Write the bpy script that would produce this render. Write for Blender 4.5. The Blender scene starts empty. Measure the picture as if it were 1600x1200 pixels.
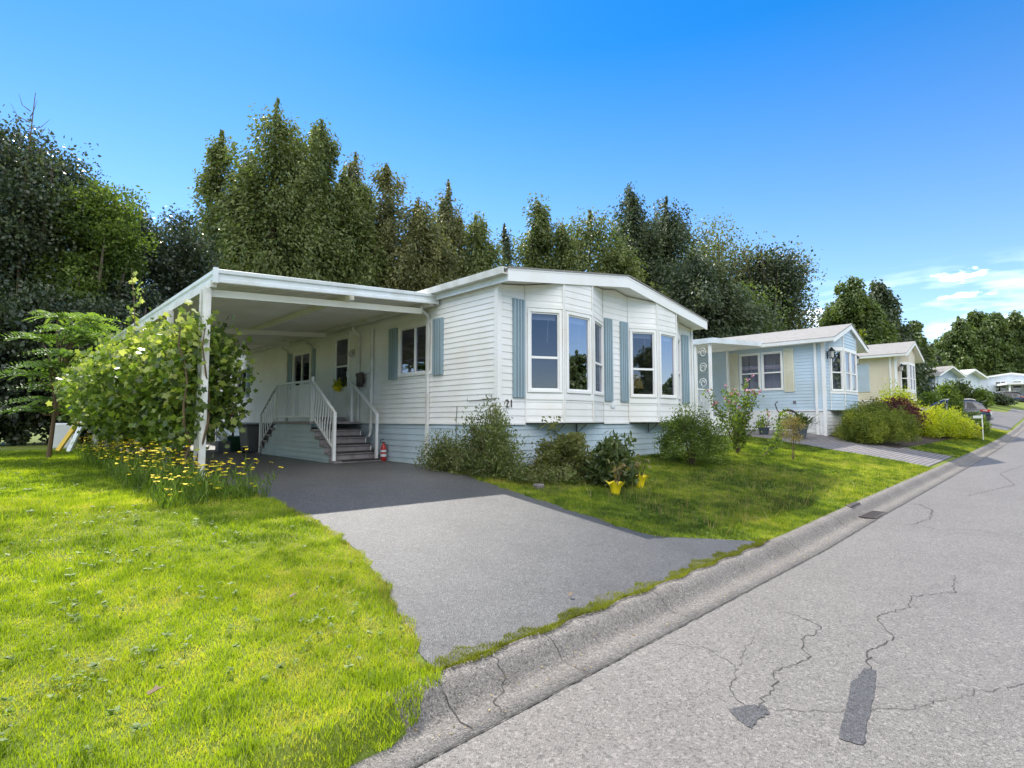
import bpy, bmesh, math, random
import numpy as np
from mathutils import Vector
R = math.radians
S = bpy.context.scene
COL = S.collection
# ------------------------------------------------------------------ camera
EYE = 1.5
YAW = 46.0
cd = bpy.data.cameras.new('camera'); cam = bpy.data.objects.new('camera', cd); COL.objects.link(cam)
cd.sensor_width = 36; cd.lens = 843/1600*36; cd.clip_start = .05; cd.clip_end = 3000
cam.location = (0, 0, EYE); cam.rotation_euler = (R(90+3.8), 0, R(YAW-90))
S.camera = cam
# ------------------------------------------------------------------ light
SUN_EL, SUN_AZ = 49.0, 75.5          # azimuth counted from +X towards +Y
w = bpy.data.worlds.new('World'); S.world = w; w.use_nodes = True
nt = w.node_tree; nt.nodes.clear()
def N(t, typ, **k):
    n = t.nodes.new(typ)
    for a, b in k.items(): setattr(n, a, b)
    return n
sky = N(nt, 'ShaderNodeTexSky', sky_type='NISHITA'); sky.sun_disc = False
sky.sun_elevation = R(SUN_EL); sky.sun_rotation = R(90-SUN_AZ); sky.air_density = 1.0; sky.dust_density = 0.05; sky.ozone_density = 3.0
hs = N(nt, 'ShaderNodeHueSaturation'); hs.inputs['Value'].default_value = .92
hs.inputs['Hue'].default_value = .503
nt.links.new(sky.outputs[0], hs.inputs['Color'])
# clouds: soft streaks and one small heap low in the sky, in world directions
tc = N(nt, 'ShaderNodeTexCoord')
sep = N(nt, 'ShaderNodeSeparateXYZ'); nt.links.new(tc.outputs['Generated'], sep.inputs[0])
def M(t, op, a, b=None, c=None, clamp=False):
    n = N(t, 'ShaderNodeMath', operation=op); n.use_clamp = clamp
    for i, v in enumerate((a, b, c)):
        if v is None: continue
        if isinstance(v, (int, float)): n.inputs[i].default_value = v
        else: t.links.new(v, n.inputs[i])
    return n.outputs[0]
az = M(nt, 'ARCTAN2', sep.outputs[1], sep.outputs[0])          # radians from +X
el = M(nt, 'ARCSINE', sep.outputs[2])
nt.links.new(M(nt, 'ADD', 1.0, M(nt, 'MULTIPLY', M(nt, 'DIVIDE', el, .62, clamp=True), .40)), hs.inputs['Saturation'])
comb = N(nt, 'ShaderNodeCombineXYZ')
nt.links.new(M(nt, 'MULTIPLY', az, 9.0), comb.inputs[0]); nt.links.new(M(nt, 'MULTIPLY', el, 42.0), comb.inputs[1])
nz = N(nt, 'ShaderNodeTexNoise'); nz.inputs['Scale'].default_value = 1.0; nz.inputs['Detail'].default_value = 7; nz.inputs['Roughness'].default_value = .55
nt.links.new(comb.outputs[0], nz.inputs['Vector'])
def bump_fn(v, c, wd):      # 1 at c falling to 0 at c +- wd
    d = M(nt, 'DIVIDE', M(nt, 'SUBTRACT', v, c), wd)
    return M(nt, 'SUBTRACT', 1.0, M(nt, 'MULTIPLY', d, d), clamp=True)
streak = M(nt, 'MULTIPLY', bump_fn(el, .135, .10), bump_fn(az, R(6), R(17)))
s1 = M(nt, 'MULTIPLY', M(nt, 'MULTIPLY', M(nt, 'SUBTRACT', nz.outputs[0], .46), 5.0, clamp=True), streak)
cb2 = N(nt, 'ShaderNodeCombineXYZ'); nt.links.new(M(nt, 'MULTIPLY', az, 34.0), cb2.inputs[0]); nt.links.new(M(nt, 'MULTIPLY', el, 95.0), cb2.inputs[1])
nh = N(nt, 'ShaderNodeTexNoise'); nh.inputs['Scale'].default_value = 1.0; nh.inputs['Detail'].default_value = 8; nh.inputs['Roughness'].default_value = .62; nt.links.new(cb2.outputs[0], nh.inputs['Vector'])
def heap(a0, e0, wa, we):
    da = M(nt, 'DIVIDE', M(nt, 'SUBTRACT', az, a0), wa); de = M(nt, 'DIVIDE', M(nt, 'SUBTRACT', el, e0), we)
    r2 = M(nt, 'ADD', M(nt, 'MULTIPLY', da, da), M(nt, 'MULTIPLY', de, de))
    return M(nt, 'MULTIPLY', M(nt, 'ADD', M(nt, 'SUBTRACT', 1.0, r2), M(nt, 'MULTIPLY', M(nt, 'SUBTRACT', nh.outputs[0], .56), 5.0)), 1.3, clamp=True)
hp = heap(R(6.2), .203, .036, .011)
hp2 = heap(R(16.5), .165, .025, .020)
hp3 = heap(R(5.4), .176, .045, .005)
tot = M(nt, 'MAXIMUM', M(nt, 'MULTIPLY', s1, .38), M(nt, 'MAXIMUM', M(nt, 'MULTIPLY', hp, .9), M(nt, 'MAXIMUM', M(nt, 'MULTIPLY', hp2, .6), M(nt, 'MULTIPLY', hp3, .55))))
# added unseen cloud, high opposite the sun, to brighten the shaded walls
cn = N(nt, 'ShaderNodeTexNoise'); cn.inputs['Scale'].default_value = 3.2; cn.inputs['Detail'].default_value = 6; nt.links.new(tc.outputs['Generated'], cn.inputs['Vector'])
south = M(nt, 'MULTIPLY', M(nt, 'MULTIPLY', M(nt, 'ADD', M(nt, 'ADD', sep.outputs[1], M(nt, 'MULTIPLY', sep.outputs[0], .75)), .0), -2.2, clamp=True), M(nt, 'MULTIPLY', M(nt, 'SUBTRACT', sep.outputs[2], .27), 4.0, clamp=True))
fill_cloud = M(nt, 'MULTIPLY', south, M(nt, 'MULTIPLY', M(nt, 'SUBTRACT', cn.outputs[0], .30), 5.0, clamp=True))
mixc = N(nt, 'ShaderNodeMix', data_type='RGBA'); nt.links.new(tot, mixc.inputs[0])
nt.links.new(hs.outputs[0], mixc.inputs[6]); mixc.inputs[7].default_value = (11, 11.6, 12.4, 1)
mixb = N(nt, 'ShaderNodeMix', data_type='RGBA'); nt.links.new(fill_cloud, mixb.inputs[0]); nt.links.new(mixc.outputs[2], mixb.inputs[6]); mixb.inputs[7].default_value = (16.2, 16.1, 16.0, 1)
bg = N(nt, 'ShaderNodeBackground'); bg.inputs['Strength'].default_value = .11
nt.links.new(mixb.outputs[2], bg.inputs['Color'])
wo = N(nt, 'ShaderNodeOutputWorld'); nt.links.new(bg.outputs[0], wo.inputs[0])
ld = bpy.data.lights.new('sun', 'SUN'); ld.energy = 3.2; ld.angle = R(.5); ld.color = (1, .95, .86)
sun = bpy.data.objects.new('sun', ld); COL.objects.link(sun)
sd = Vector((math.cos(R(SUN_EL))*math.cos(R(SUN_AZ)), math.cos(R(SUN_EL))*math.sin(R(SUN_AZ)), math.sin(R(SUN_EL))))
sun.rotation_euler = sd.to_track_quat('Z', 'Y').to_euler()
S.view_settings.view_transform = 'Standard'; S.view_settings.look = 'None'; S.view_settings.exposure = 1.15; S.view_settings.gamma = 1
S.render.engine = 'CYCLES'
S.cycles.max_bounces = 7; S.cycles.transparent_max_bounces = 10; S.cycles.diffuse_bounces = 4; S.cycles.glossy_bounces = 3

# ------------------------------------------------------------------ materials
def newmat(name):
    m = bpy.data.materials.new(name); m.use_nodes = True
    t = m.node_tree; b = t.nodes['Principled BSDF']
    return m, t, b
def noise(t, scale, detail=4, rough=.55, vec=None, w=None):
    n = N(t, 'ShaderNodeTexNoise'); n.inputs['Scale'].default_value = scale; n.inputs['Detail'].default_value = detail; n.inputs['Roughness'].default_value = rough
    if vec is None:
        g = N(t, 'ShaderNodeNewGeometry'); vec = g.outputs['Position']
    t.links.new(vec, n.inputs['Vector']); return n.outputs[0]
def ramp(t, fac, stops):
    r = N(t, 'ShaderNodeValToRGB'); e = r.color_ramp.elements
    while len(e) < len(stops): e.new(.5)
    for i, (p, c) in enumerate(stops): e[i].position = p; e[i].color = (*c, 1)
    t.links.new(fac, r.inputs[0]); return r.outputs[0]
def mix(t, fac, a, b, typ='MIX'):
    n = N(t, 'ShaderNodeMix', data_type='RGBA', blend_type=typ)
    for i, v in ((0, fac), (6, a), (7, b)):
        if isinstance(v, (int, float)): n.inputs[i].default_value = v
        elif isinstance(v, tuple): n.inputs[i].default_value = (*v, 1)
        else: t.links.new(v, n.inputs[i])
    return n.outputs[2]
def bump(t, b, h, strength=.3, dist=.01):
    n = N(t, 'ShaderNodeBump'); n.inputs['Strength'].default_value = strength; n.inputs['Distance'].default_value = dist
    t.links.new(h, n.inputs['Height']); t.links.new(n.outputs[0], b.inputs['Normal'])
def paint(name, c, rough=.5, var=.06, dirt=.12, dscale=1.3, metal=0, bmp=0):
    m, t, b = newmat(name)
    n1 = noise(t, dscale, 5); n2 = noise(t, 40, 3)
    c = tuple(c); d = tuple(x*(1-dirt)*k for x, k in zip(c, (1, .98, .93))); l = tuple(min(1, x*(1+var)) for x in c)
    col = ramp(t, n1, [(.35, d), (.6, c), (.8, l)])
    col = mix(t, mix(t, .12, (0, 0, 0), n2), col, d)
    t.links.new(col, b.inputs['Base Color']); b.inputs['Roughness'].default_value = rough; b.inputs['Metallic'].default_value = metal
    if bmp: bump(t, b, n2, bmp, .004)
    return m
def asphalt(name, dark, light, tint, stain=.6, rough=.85, sc=170):
    m, t, b = newmat(name)
    g = N(t, 'ShaderNodeNewGeometry')
    v = N(t, 'ShaderNodeTexVoronoi'); v.inputs['Scale'].default_value = sc; t.links.new(g.outputs['Position'], v.inputs['Vector'])
    v2 = N(t, 'ShaderNodeTexVoronoi'); v2.inputs['Scale'].default_value = sc*.42; t.links.new(g.outputs['Position'], v2.inputs['Vector'])
    sepc = N(t, 'ShaderNodeSeparateColor'); t.links.new(v.outputs['Color'], sepc.inputs[0])
    sepd = N(t, 'ShaderNodeSeparateColor'); t.links.new(v2.outputs['Color'], sepd.inputs[0])
    base = ramp(t, sepc.outputs[0], [(0, tuple(x*.62 for x in dark)), (.25, dark), (.7, light), (.97, light), (1, tuple(min(.8, x*1.7) for x in light))])
    base = mix(t, M(t, 'MULTIPLY', M(t, 'GREATER_THAN', sepd.outputs[1], .9), .55), base, tuple(min(.7, x*1.5) for x in light))
    base = mix(t, M(t, 'MULTIPLY', M(t, 'LESS_THAN', sepd.outputs[2], .12), .5), base, tuple(x*.35 for x in dark))
    big = noise(t, .9, 6, .65); mid = noise(t, 5, 5, .6)
    base = mix(t, M(t, 'MULTIPLY', M(t, 'SUBTRACT', big, .42, clamp=True), 2.2*stain, clamp=True), base, tint, 'MULTIPLY')
    base = mix(t, M(t, 'MULTIPLY', M(t, 'SUBTRACT', mid, .5, clamp=True), 1.6, clamp=True), base, (.72, .70, .68), 'MULTIPLY')
    if name == 'driveway_asphalt':      # darker tint towards the lower end, broken up by noise
        sy = N(t, 'ShaderNodeSeparateXYZ'); t.links.new(g.outputs['Position'], sy.inputs[0])
        k = M(t, 'ADD', M(t, 'DIVIDE', M(t, 'SUBTRACT', 4.9, sy.outputs[1]), 2.6), M(t, 'MULTIPLY', M(t, 'SUBTRACT', mid, .5), .9), clamp=True)
        base = mix(t, k, base, (.70, .70, .71), 'MULTIPLY')
    t.links.new(base, b.inputs['Base Color']); b.inputs['Roughness'].default_value = rough
    bump(t, b, v.outputs['Distance'], .6, .006)
    return m
MAT = {}
def mk():
    P = paint
    MAT.update(
    vinyl=P('white_vinyl', (.85, .85, .84), .45, .03, .09), trim=P('white_trim', (.84, .84, .83), .4, .02, .05), trimold=P('old_white_paint', (.74, .74, .71), .5, .04, .22, 3),
    blueskirt=P('pale_blue_skirt', (.50, .60, .67), .5, .04, .12), greenskirt=P('grey_green_skirt', (.42, .50, .51), .55, .05, .15),
    shutter=P('blue_grey_shutter', (.30, .40, .46), .5, .05, .1), house2=P('light_blue_vinyl', (.50, .62, .72), .5, .04, .08), cream=P('cream_vinyl', (.68, .60, .46), .5, .04, .08),
    creamsh=P('cream_shutter', (.74, .72, .58), .5), whiteskirt=P('white_skirt', (.78, .79, .80), .5, .03, .1), shutterblue=P('pale_blue_shutter', (.55, .63, .72), .5),
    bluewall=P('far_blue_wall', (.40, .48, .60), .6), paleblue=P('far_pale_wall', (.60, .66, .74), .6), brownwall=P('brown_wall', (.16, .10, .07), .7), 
    alu=P('white_aluminium', (.72, .77, .80), .35, .04, .15, 2.0), deckm=P('carport_deck', (.88, .86, .80), .45, .04, .1), beam=P('cream_beam', (.85, .83, .76), .45, .03, .1),
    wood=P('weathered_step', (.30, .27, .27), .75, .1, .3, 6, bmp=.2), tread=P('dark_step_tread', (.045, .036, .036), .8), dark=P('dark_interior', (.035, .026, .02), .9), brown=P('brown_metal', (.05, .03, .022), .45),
    black=P('black_metal', (.02, .02, .02), .4), red=P('red_paint', (.45, .03, .025), .35), yellow=P('yellow_paint', (.62, .42, .03), .5), yplastic=P('yellow_wrap', (.85, .68, .02), .4), green=P('green_plastic', (.02, .09, .05), .5),
    greyp=P('grey_plastic', (.16, .16, .165), .55), chrome=P('metal', (.5, .5, .5), .3, metal=.8), lampglass=P('lamp_glass', (.6, .6, .58), .15), bark=P('bark', (.13, .10, .075), .9, .2, .4, 8, bmp=.6), stem=P('brown_stem', (.12, .08, .045), .9),
    soil=P('dark_soil', (.06, .042, .03), .95, .2, .4, 10, bmp=.6), blind=P('white_blind', (.80, .82, .84), .6), curtain=P('lace_curtain', (.55, .56, .60), .9), furniture=P('inside_furniture', (.20, .09, .03), .7), tan=P('inside_lamp_shade', (.6, .45, .1), .8),
    carpaint=P('dark_blue_car', (.012, .016, .035), .2), tyre=P('tyre', (.02, .02, .02), .9), redlight=P('tail_lamp', (.5, .02, .02), .2), clear=P('clear_lamp', (.75, .75, .75), .15), tar=P('black_tar', (.035, .035, .037), .7, .2, .3, 12, bmp=.3),
    crack=P('crack', (.05, .046, .042), .95), iron=P('iron_grate', (.07, .055, .045), .6, bmp=.3), orange=P('orange_plastic', (.5, .09, .03), .5), drleaf=P('dry_leaf', (.24, .17, .11), .8), pot=P('dark_pot', (.06, .08, .10), .5), whitepetal=P('white_petal', (.75, .75, .7), .7), 
    foam=P('off_white_body', (.70, .73, .76), .5), signp=P('sign_plate', (.75, .75, .75), .4))
    MAT['petal'] = P('yellow_petal', (.98, .80, .03), .7, .05, .05)
    MAT['road'] = asphalt('road_asphalt', (.150, .136, .121), (.198, .181, .162), (.78, .77, .76), .8, .62)
    MAT['drive'] = asphalt('driveway_asphalt', (.072, .070, .069), (.130, .127, .124), (.62, .62, .65), .9, .47, 150)
    MAT['conc'] = asphalt('curb_concrete', (.145, .132, .118), (.225, .205, .182), (.62, .59, .56), .9, .9, 190)
    MAT['tar'] = asphalt('tar_patch', (.055, .053, .055), (.085, .083, .085), (.7, .7, .7), .5, .7, 170)
    # shingles
    m, t, b = newmat('grey_shingle'); g = N(t, 'ShaderNodeNewGeometry')
    br = N(t, 'ShaderNodeTexBrick'); br.inputs['Scale'].default_value = 3.2; br.inputs['Color1'].default_value = (.36, .345, .33, 1); br.inputs['Color2'].default_value = (.27, .26, .25, 1); br.inputs['Mortar'].default_value = (.10, .09, .08, 1); br.inputs['Mortar Size'].default_value = .012
    sw = N(t, 'ShaderNodeSeparateXYZ'); t.links.new(g.outputs['Position'], sw.inputs[0]); cb = N(t, 'ShaderNodeCombineXYZ'); t.links.new(sw.outputs[1], cb.inputs[0]); t.links.new(sw.outputs[0], cb.inputs[1])
    t.links.new(cb.outputs[0], br.inputs['Vector']); c = mix(t, noise(t, 9, 5), br.outputs[0], (.20, .19, .18)); t.links.new(c, b.inputs['Base Color']); b.inputs['Roughness'].default_value = .95
    MAT['shingle'] = m
    # pavers
    m, t, b = newmat('grey_pavers'); g = N(t, 'ShaderNodeNewGeometry')
    br = N(t, 'ShaderNodeTexBrick'); br.inputs['Scale'].default_value = 2.2; br.inputs['Color1'].default_value = (.26, .24, .235, 1); br.inputs['Color2'].default_value = (.19, .175, .175, 1); br.inputs['Mortar'].default_value = (.05, .045, .04, 1); br.inputs['Mortar Size'].default_value = .035
    sw = N(t, 'ShaderNodeSeparateXYZ'); t.links.new(g.outputs['Position'], sw.inputs[0]); cb = N(t, 'ShaderNodeCombineXYZ'); t.links.new(sw.outputs[0], cb.inputs[0]); t.links.new(sw.outputs[1], cb.inputs[1])
    t.links.new(cb.outputs[0], br.inputs['Vector']); c = mix(t, M(t, 'MULTIPLY', noise(t, 3, 5), .6), br.outputs[0], (.15, .14, .14)); t.links.new(c, b.inputs['Base Color']); b.inputs['Roughness'].default_value = .9
    MAT['paver'] = m
    # lawn soil
    m, t, b = newmat('lawn_ground')
    c = ramp(t, noise(t, .7, 7, .6), [(.3, (.11, .16, .012)), (.5, (.16, .21, .014)), (.68, (.25, .25, .03))])
    c = mix(t, M(t, 'MULTIPLY', noise(t, 30, 4, .7), .7), c, (.055, .08, .01)); t.links.new(c, b.inputs['Base Color']); b.inputs['Roughness'].default_value = .95
    bump(t, b, noise(t, 45, 4), .8, .03); MAT['lawn'] = m
    # glass
    m, t, b = newmat('window_glass'); t.nodes.remove(b)
    gl = N(t, 'ShaderNodeBsdfGlossy'); gl.inputs['Roughness'].default_value = .004; gl.inputs['Color'].default_value = (.80, .80, .92, 1)
    tr = N(t, 'ShaderNodeBsdfTransparent'); tr.inputs['Color'].default_value = (.75, .76, .8, 1)
    mx = N(t, 'ShaderNodeMixShader'); lw = N(t, 'ShaderNodeLayerWeight'); lw.inputs['Blend'].default_value = .35
    t.links.new(M(t, 'ADD', M(t, 'MULTIPLY', lw.outputs['Fresnel'], .36), .07, clamp=True), mx.inputs[0]); t.links.new(tr.outputs[0], mx.inputs[1]); t.links.new(gl.outputs[0], mx.inputs[2])
    # ripple so that reflections are not mirror-straight
    bn = N(t, 'ShaderNodeBump'); bn.inputs['Strength'].default_value = .05; bn.inputs['Distance'].default_value = .01; t.links.new(noise(t, 1.6, 1), bn.inputs['Height']); t.links.new(bn.outputs[0], gl.inputs['Normal'])
    t.links.new(mx.outputs[0], t.nodes['Material Output'].inputs[0]); MAT['glass'] = m
    # car paint / dark car glass
    m, t, b = newmat('car_glass'); b.inputs['Base Color'].default_value = (.01, .012, .015, 1); b.inputs['Roughness'].default_value = .05; MAT['carglass'] = m
mk()
MAT['carpaint'].node_tree.nodes['Principled BSDF'].inputs['Coat Weight'].default_value = 1
def leafmat(name, cols, trans=.45, rough=.55, tcol=None, nscale=1.2):
    m, t, b = newmat(name)
    a = N(t, 'ShaderNodeAttribute'); a.attribute_name = 'rnd'
    k = len(cols)
    col = ramp(t, a.outputs['Fac'], [(i/(k-1) if k > 1 else 0, c) for i, c in enumerate(cols)])
    col = mix(t, M(t, 'MULTIPLY', M(t, 'SUBTRACT', noise(t, nscale, 4), .35, clamp=True), 1.3, clamp=True), col, tuple(x*.62 for x in cols[0]))
    t.links.new(col, b.inputs['Base Color']); b.inputs['Roughness'].default_value = rough
    tl = N(t, 'ShaderNodeBsdfTranslucent')
    tcl = tcol or (1.25, 1.35, .55)
    t.links.new(mix(t, 1.0, col, tcl, 'MULTIPLY'), tl.inputs['Color'])
    mx = N(t, 'ShaderNodeMixShader'); mx.inputs[0].default_value = trans
    t.links.new(b.outputs[0], mx.inputs[1]); t.links.new(tl.outputs[0], mx.inputs[2]); t.links.new(mx.outputs[0], t.nodes['Material Output'].inputs[0])
    MAT[name] = m; return m
leafmat('cedar_leaf', [(.07, .10, .030), (.145, .18, .05), (.26, .28, .09)], .38)
leafmat('cedar_rust_leaf', [(.08, .092, .034), (.155, .165, .058), (.29, .26, .10)], .35)
leafmat('fir_leaf', [(.040, .058, .030), (.07, .10, .045), (.13, .15, .06)], .3)
leafmat('dark_leaf', [(.026, .040, .024), (.05, .07, .036), (.13, .16, .08)], .3, .35)
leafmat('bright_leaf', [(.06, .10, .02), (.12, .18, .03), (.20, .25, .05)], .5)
leafmat('cottonwood_leaf', [(.08, .10, .045), (.15, .17, .075), (.28, .27, .14)], .45, .45)
leafmat('forest_leaf', [(.055, .085, .022), (.11, .16, .035), (.19, .24, .055)], .35)
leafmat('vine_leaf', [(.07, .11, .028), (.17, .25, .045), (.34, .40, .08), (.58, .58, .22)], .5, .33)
leafmat('sumac_leaf', [(.08, .14, .035), (.17, .27, .05), (.32, .42, .08)], .5)
leafmat('bush_leaf', [(.08, .09, .025), (.16, .18, .045), (.28, .26, .09)], .45)
leafmat('messy_leaf', [(.07, .08, .03), (.12, .17, .04), (.27, .26, .12), (.20, .32, .07)], .45)
leafmat('berry_leaf', [(.05, .075, .025), (.10, .14, .04), (.20, .23, .07)], .4)
leafmat('rose_leaf', [(.06, .11, .02), (.13, .20, .03), (.25, .30, .05)], .55)
leafmat('dry_leafage', [(.16, .12, .04), (.28, .20, .08), (.24, .26, .07)], .4)
leafmat('mound_leaf', [(.07, .11, .016), (.20, .25, .026), (.46, .46, .06)], .45)
leafmat('red_leaf', [(.045, .012, .014), (.09, .025, .02), (.16, .05, .03)], .4, tcol=(1.5, .7, .6))
leafmat('gold_leaf', [(.16, .22, .015), (.42, .46, .02), (.66, .60, .03)], .5)
leafmat('box_leaf', [(.07, .11, .022), (.15, .22, .035), (.28, .34, .06)], .4)
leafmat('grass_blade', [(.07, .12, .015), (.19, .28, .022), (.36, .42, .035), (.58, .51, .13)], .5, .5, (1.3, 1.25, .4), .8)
leafmat('sunlit_tint_blade', [(.11, .18, .012), (.28, .385, .018), (.45, .54, .03), (.66, .60, .13)], .53, .5, (1.25, 1.25, .4), .8)  # yellower left lawn; its brightness over grass_blade is sunlight put into the colour
leafmat('weed_leaf', [(.09, .15, .015), (.15, .24, .02), (.25, .34, .04)], .45)
leafmat('moss_blade', [(.14, .15, .015), (.24, .26, .02), (.34, .30, .05)], .4)
leafmat('straw_blade', [(.30, .22, .08), (.42, .32, .14), (.50, .42, .20)], .4)

# ------------------------------------------------------------------ geometry helpers
WL = {}
def thing(name, label, cat, loc=(0, 0, 0), group=None, local=False, rz=0):
    o = bpy.data.objects.new(name, None); COL.objects.link(o); o.empty_display_size = .1
    o.location = loc; o.rotation_euler = (0, 0, rz); o['label'] = label; o['category'] = cat
    if group: o['group'] = group
    WL[o.name] = (0, 0, 0) if local else tuple(loc)
    return o
def tag(o, label=None, cat=None, group=None, kind=None):
    for k, v in (('label', label), ('category', cat), ('group', group), ('kind', kind)):
        if v: o[k] = v
    return o
class MB:
    def __init__(s): s.v = []; s.f = []; s.sm = False
    def add(s, vs, fs):
        n = len(s.v); s.v += [tuple(v) for v in vs]; s.f += [tuple(i+n for i in f) for f in fs]
    def box(s, a, b):
        x0, y0, z0 = (min(p, q) for p, q in zip(a, b)); x1, y1, z1 = (max(p, q) for p, q in zip(a, b))
        s.add([(x0, y0, z0), (x1, y0, z0), (x1, y1, z0), (x0, y1, z0), (x0, y0, z1), (x1, y0, z1), (x1, y1, z1), (x0, y1, z1)],
              [(0, 3, 2, 1), (4, 5, 6, 7), (0, 1, 5, 4), (1, 2, 6, 5), (2, 3, 7, 6), (3, 0, 4, 7)])
    def obox(s, p0, p1, z0, z1, d0, d1, nrm, za=None, zb=None):
        # box along the plan segment p0-p1, offsets d0..d1 along nrm; za/zb lift the p1 end
        za = z0 if za is None else za; zb = z1 if zb is None else zb
        q = lambda p, d, z: (p[0]+nrm[0]*d, p[1]+nrm[1]*d, z)
        s.add([q(p0, d0, z0), q(p1, d0, za), q(p1, d1, za), q(p0, d1, z0), q(p0, d0, z1), q(p1, d0, zb), q(p1, d1, zb), q(p0, d1, z1)],
              [(0, 3, 2, 1), (4, 5, 6, 7), (0, 1, 5, 4), (1, 2, 6, 5), (2, 3, 7, 6), (3, 0, 4, 7)])
    def prism(s, poly, a, b, axis=2):
        # poly: 2D points in the plane normal to axis, extruded a..b
        n = len(poly)
        def P(p, h): return {0: (h, p[0], p[1]), 1: (p[0], h, p[1]), 2: (p[0], p[1], h)}[axis]
        s.add([P(p, a) for p in poly]+[P(p, b) for p in poly], [tuple(range(n))[::-1], tuple(range(n, 2*n))]+[(i, (i+1) % n, (i+1) % n+n, i+n) for i in range(n)])
    def tube(s, pts, r, k=8, r1=None, cap=True):
        pts = [Vector(p) for p in pts]; n = len(pts); rs = [r+(((r1 if r1 is not None else r)-r)*i/(n-1)) for i in range(n)]
        base = len(s.v); up = None
        for i, p in enumerate(pts):
            d = (pts[min(i+1, n-1)]-pts[max(i-1, 0)]).normalized()
            if up is None:
                up = Vector((0, 0, 1)) if abs(d.z) < .9 else Vector((1, 0, 0))
            a = d.cross(up).normalized(); b2 = d.cross(a).normalized(); up = -b2 if False else up
            for j in range(k):
                t = 2*math.pi*j/k; s.v.append(tuple(p+a*rs[i]*math.cos(t)+b2*rs[i]*math.sin(t)))
        for i in range(n-1):
            for j in range(k):
                s.f.append((base+i*k+j, base+i*k+(j+1) % k, base+(i+1)*k+(j+1) % k, base+(i+1)*k+j))
        if cap: s.f.append(tuple(base+j for j in range(k))[::-1]); s.f.append(tuple(base+(n-1)*k+j for j in range(k)))
    def lathe(s, c, prof, k=16):
        base = len(s.v)
        for r, z in prof:
            for j in range(k):
                t = 2*math.pi*j/k; s.v.append((c[0]+r*math.cos(t), c[1]+r*math.sin(t), c[2]+z))
        for i in range(len(prof)-1):
            for j in range(k): s.f.append((base+i*k+j, base+i*k+(j+1) % k, base+(i+1)*k+(j+1) % k, base+(i+1)*k+j))
        s.f.append(tuple(base+j for j in range(k))[::-1]); s.f.append(tuple(base+(len(prof)-1)*k+j for j in range(k)))
    def siding(s, p0, p1, z0, z1, nrm, pitch=.11, open_=(), lap=.013):
        p0 = Vector(p0[:2]); p1 = Vector(p1[:2]); L = (p1-p0).length; d = (p1-p0)/L
        us = sorted({0, L, *[min(max(o[0], 0), L) for o in open_], *[min(max(o[1], 0), L) for o in open_]})
        for ua, ub in zip(us, us[1:]):
            if ub-ua < 1e-4: continue
            um = (ua+ub)/2; bl = sorted((o[2], o[3]) for o in open_ if o[0] < um < o[1])
            free = []; z = z0
            for a, b in bl:
                if a > z: free.append((z, a))
                z = max(z, b)
            if z < z1: free.append((z, z1))
            A = p0+d*ua; B = p0+d*ub
            for fa, fb in free:
                k0 = int((fa-z0)/pitch+1e-6); zb = z0+k0*pitch
                while zb < fb-1e-5:
                    a = max(zb, fa); b = min(zb+pitch, fb)
                    oa = lap*(1-(a-zb)/pitch); ob = lap*(1-(b-zb)/pitch)
                    q = lambda P, o, z: (P.x+nrm[0]*o, P.y+nrm[1]*o, z)
                    s.add([q(A, oa, a), q(B, oa, a), q(B, ob, b), q(A, ob, b), q(A, 0, a), q(B, 0, a)], [(0, 1, 2, 3), (4, 5, 1, 0)])
                    zb += pitch
    def build(s, name, mat, parent=None, clip=(), smooth=False):
        off = WL.get(parent.name, (0, 0, 0)) if parent else (0, 0, 0)
        me = bpy.data.meshes.new(name); me.from_pydata([(v[0]-off[0], v[1]-off[1], v[2]-off[2]) for v in s.v], [], s.f)
        if clip:
            bm = bmesh.new(); bm.from_mesh(me)
            for co, no in clip:
                bmesh.ops.bisect_plane(bm, geom=bm.verts[:]+bm.edges[:]+bm.faces[:], plane_co=Vector(co)-Vector(off), plane_no=no, clear_outer=True)
            bm.to_mesh(me); bm.free()
        me.materials.append(MAT[mat] if isinstance(mat, str) else mat)
        if smooth: me.polygons.foreach_set('use_smooth', [True]*len(me.polygons))
        o = bpy.data.objects.new(name, me); COL.objects.link(o)
        if parent: o.parent = parent; WL[o.name] = off
        return o
def quick(name, mat, parent, *boxes):
    m = MB()
    for a, b in boxes: m.box(a, b)
    return m.build(name, mat, parent)
def bevel(o, wd=.01, seg=2):
    m = o.modifiers.new('bevel', 'BEVEL'); m.width = wd; m.segments = seg; m.limit_method = 'ANGLE'; return o

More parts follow.
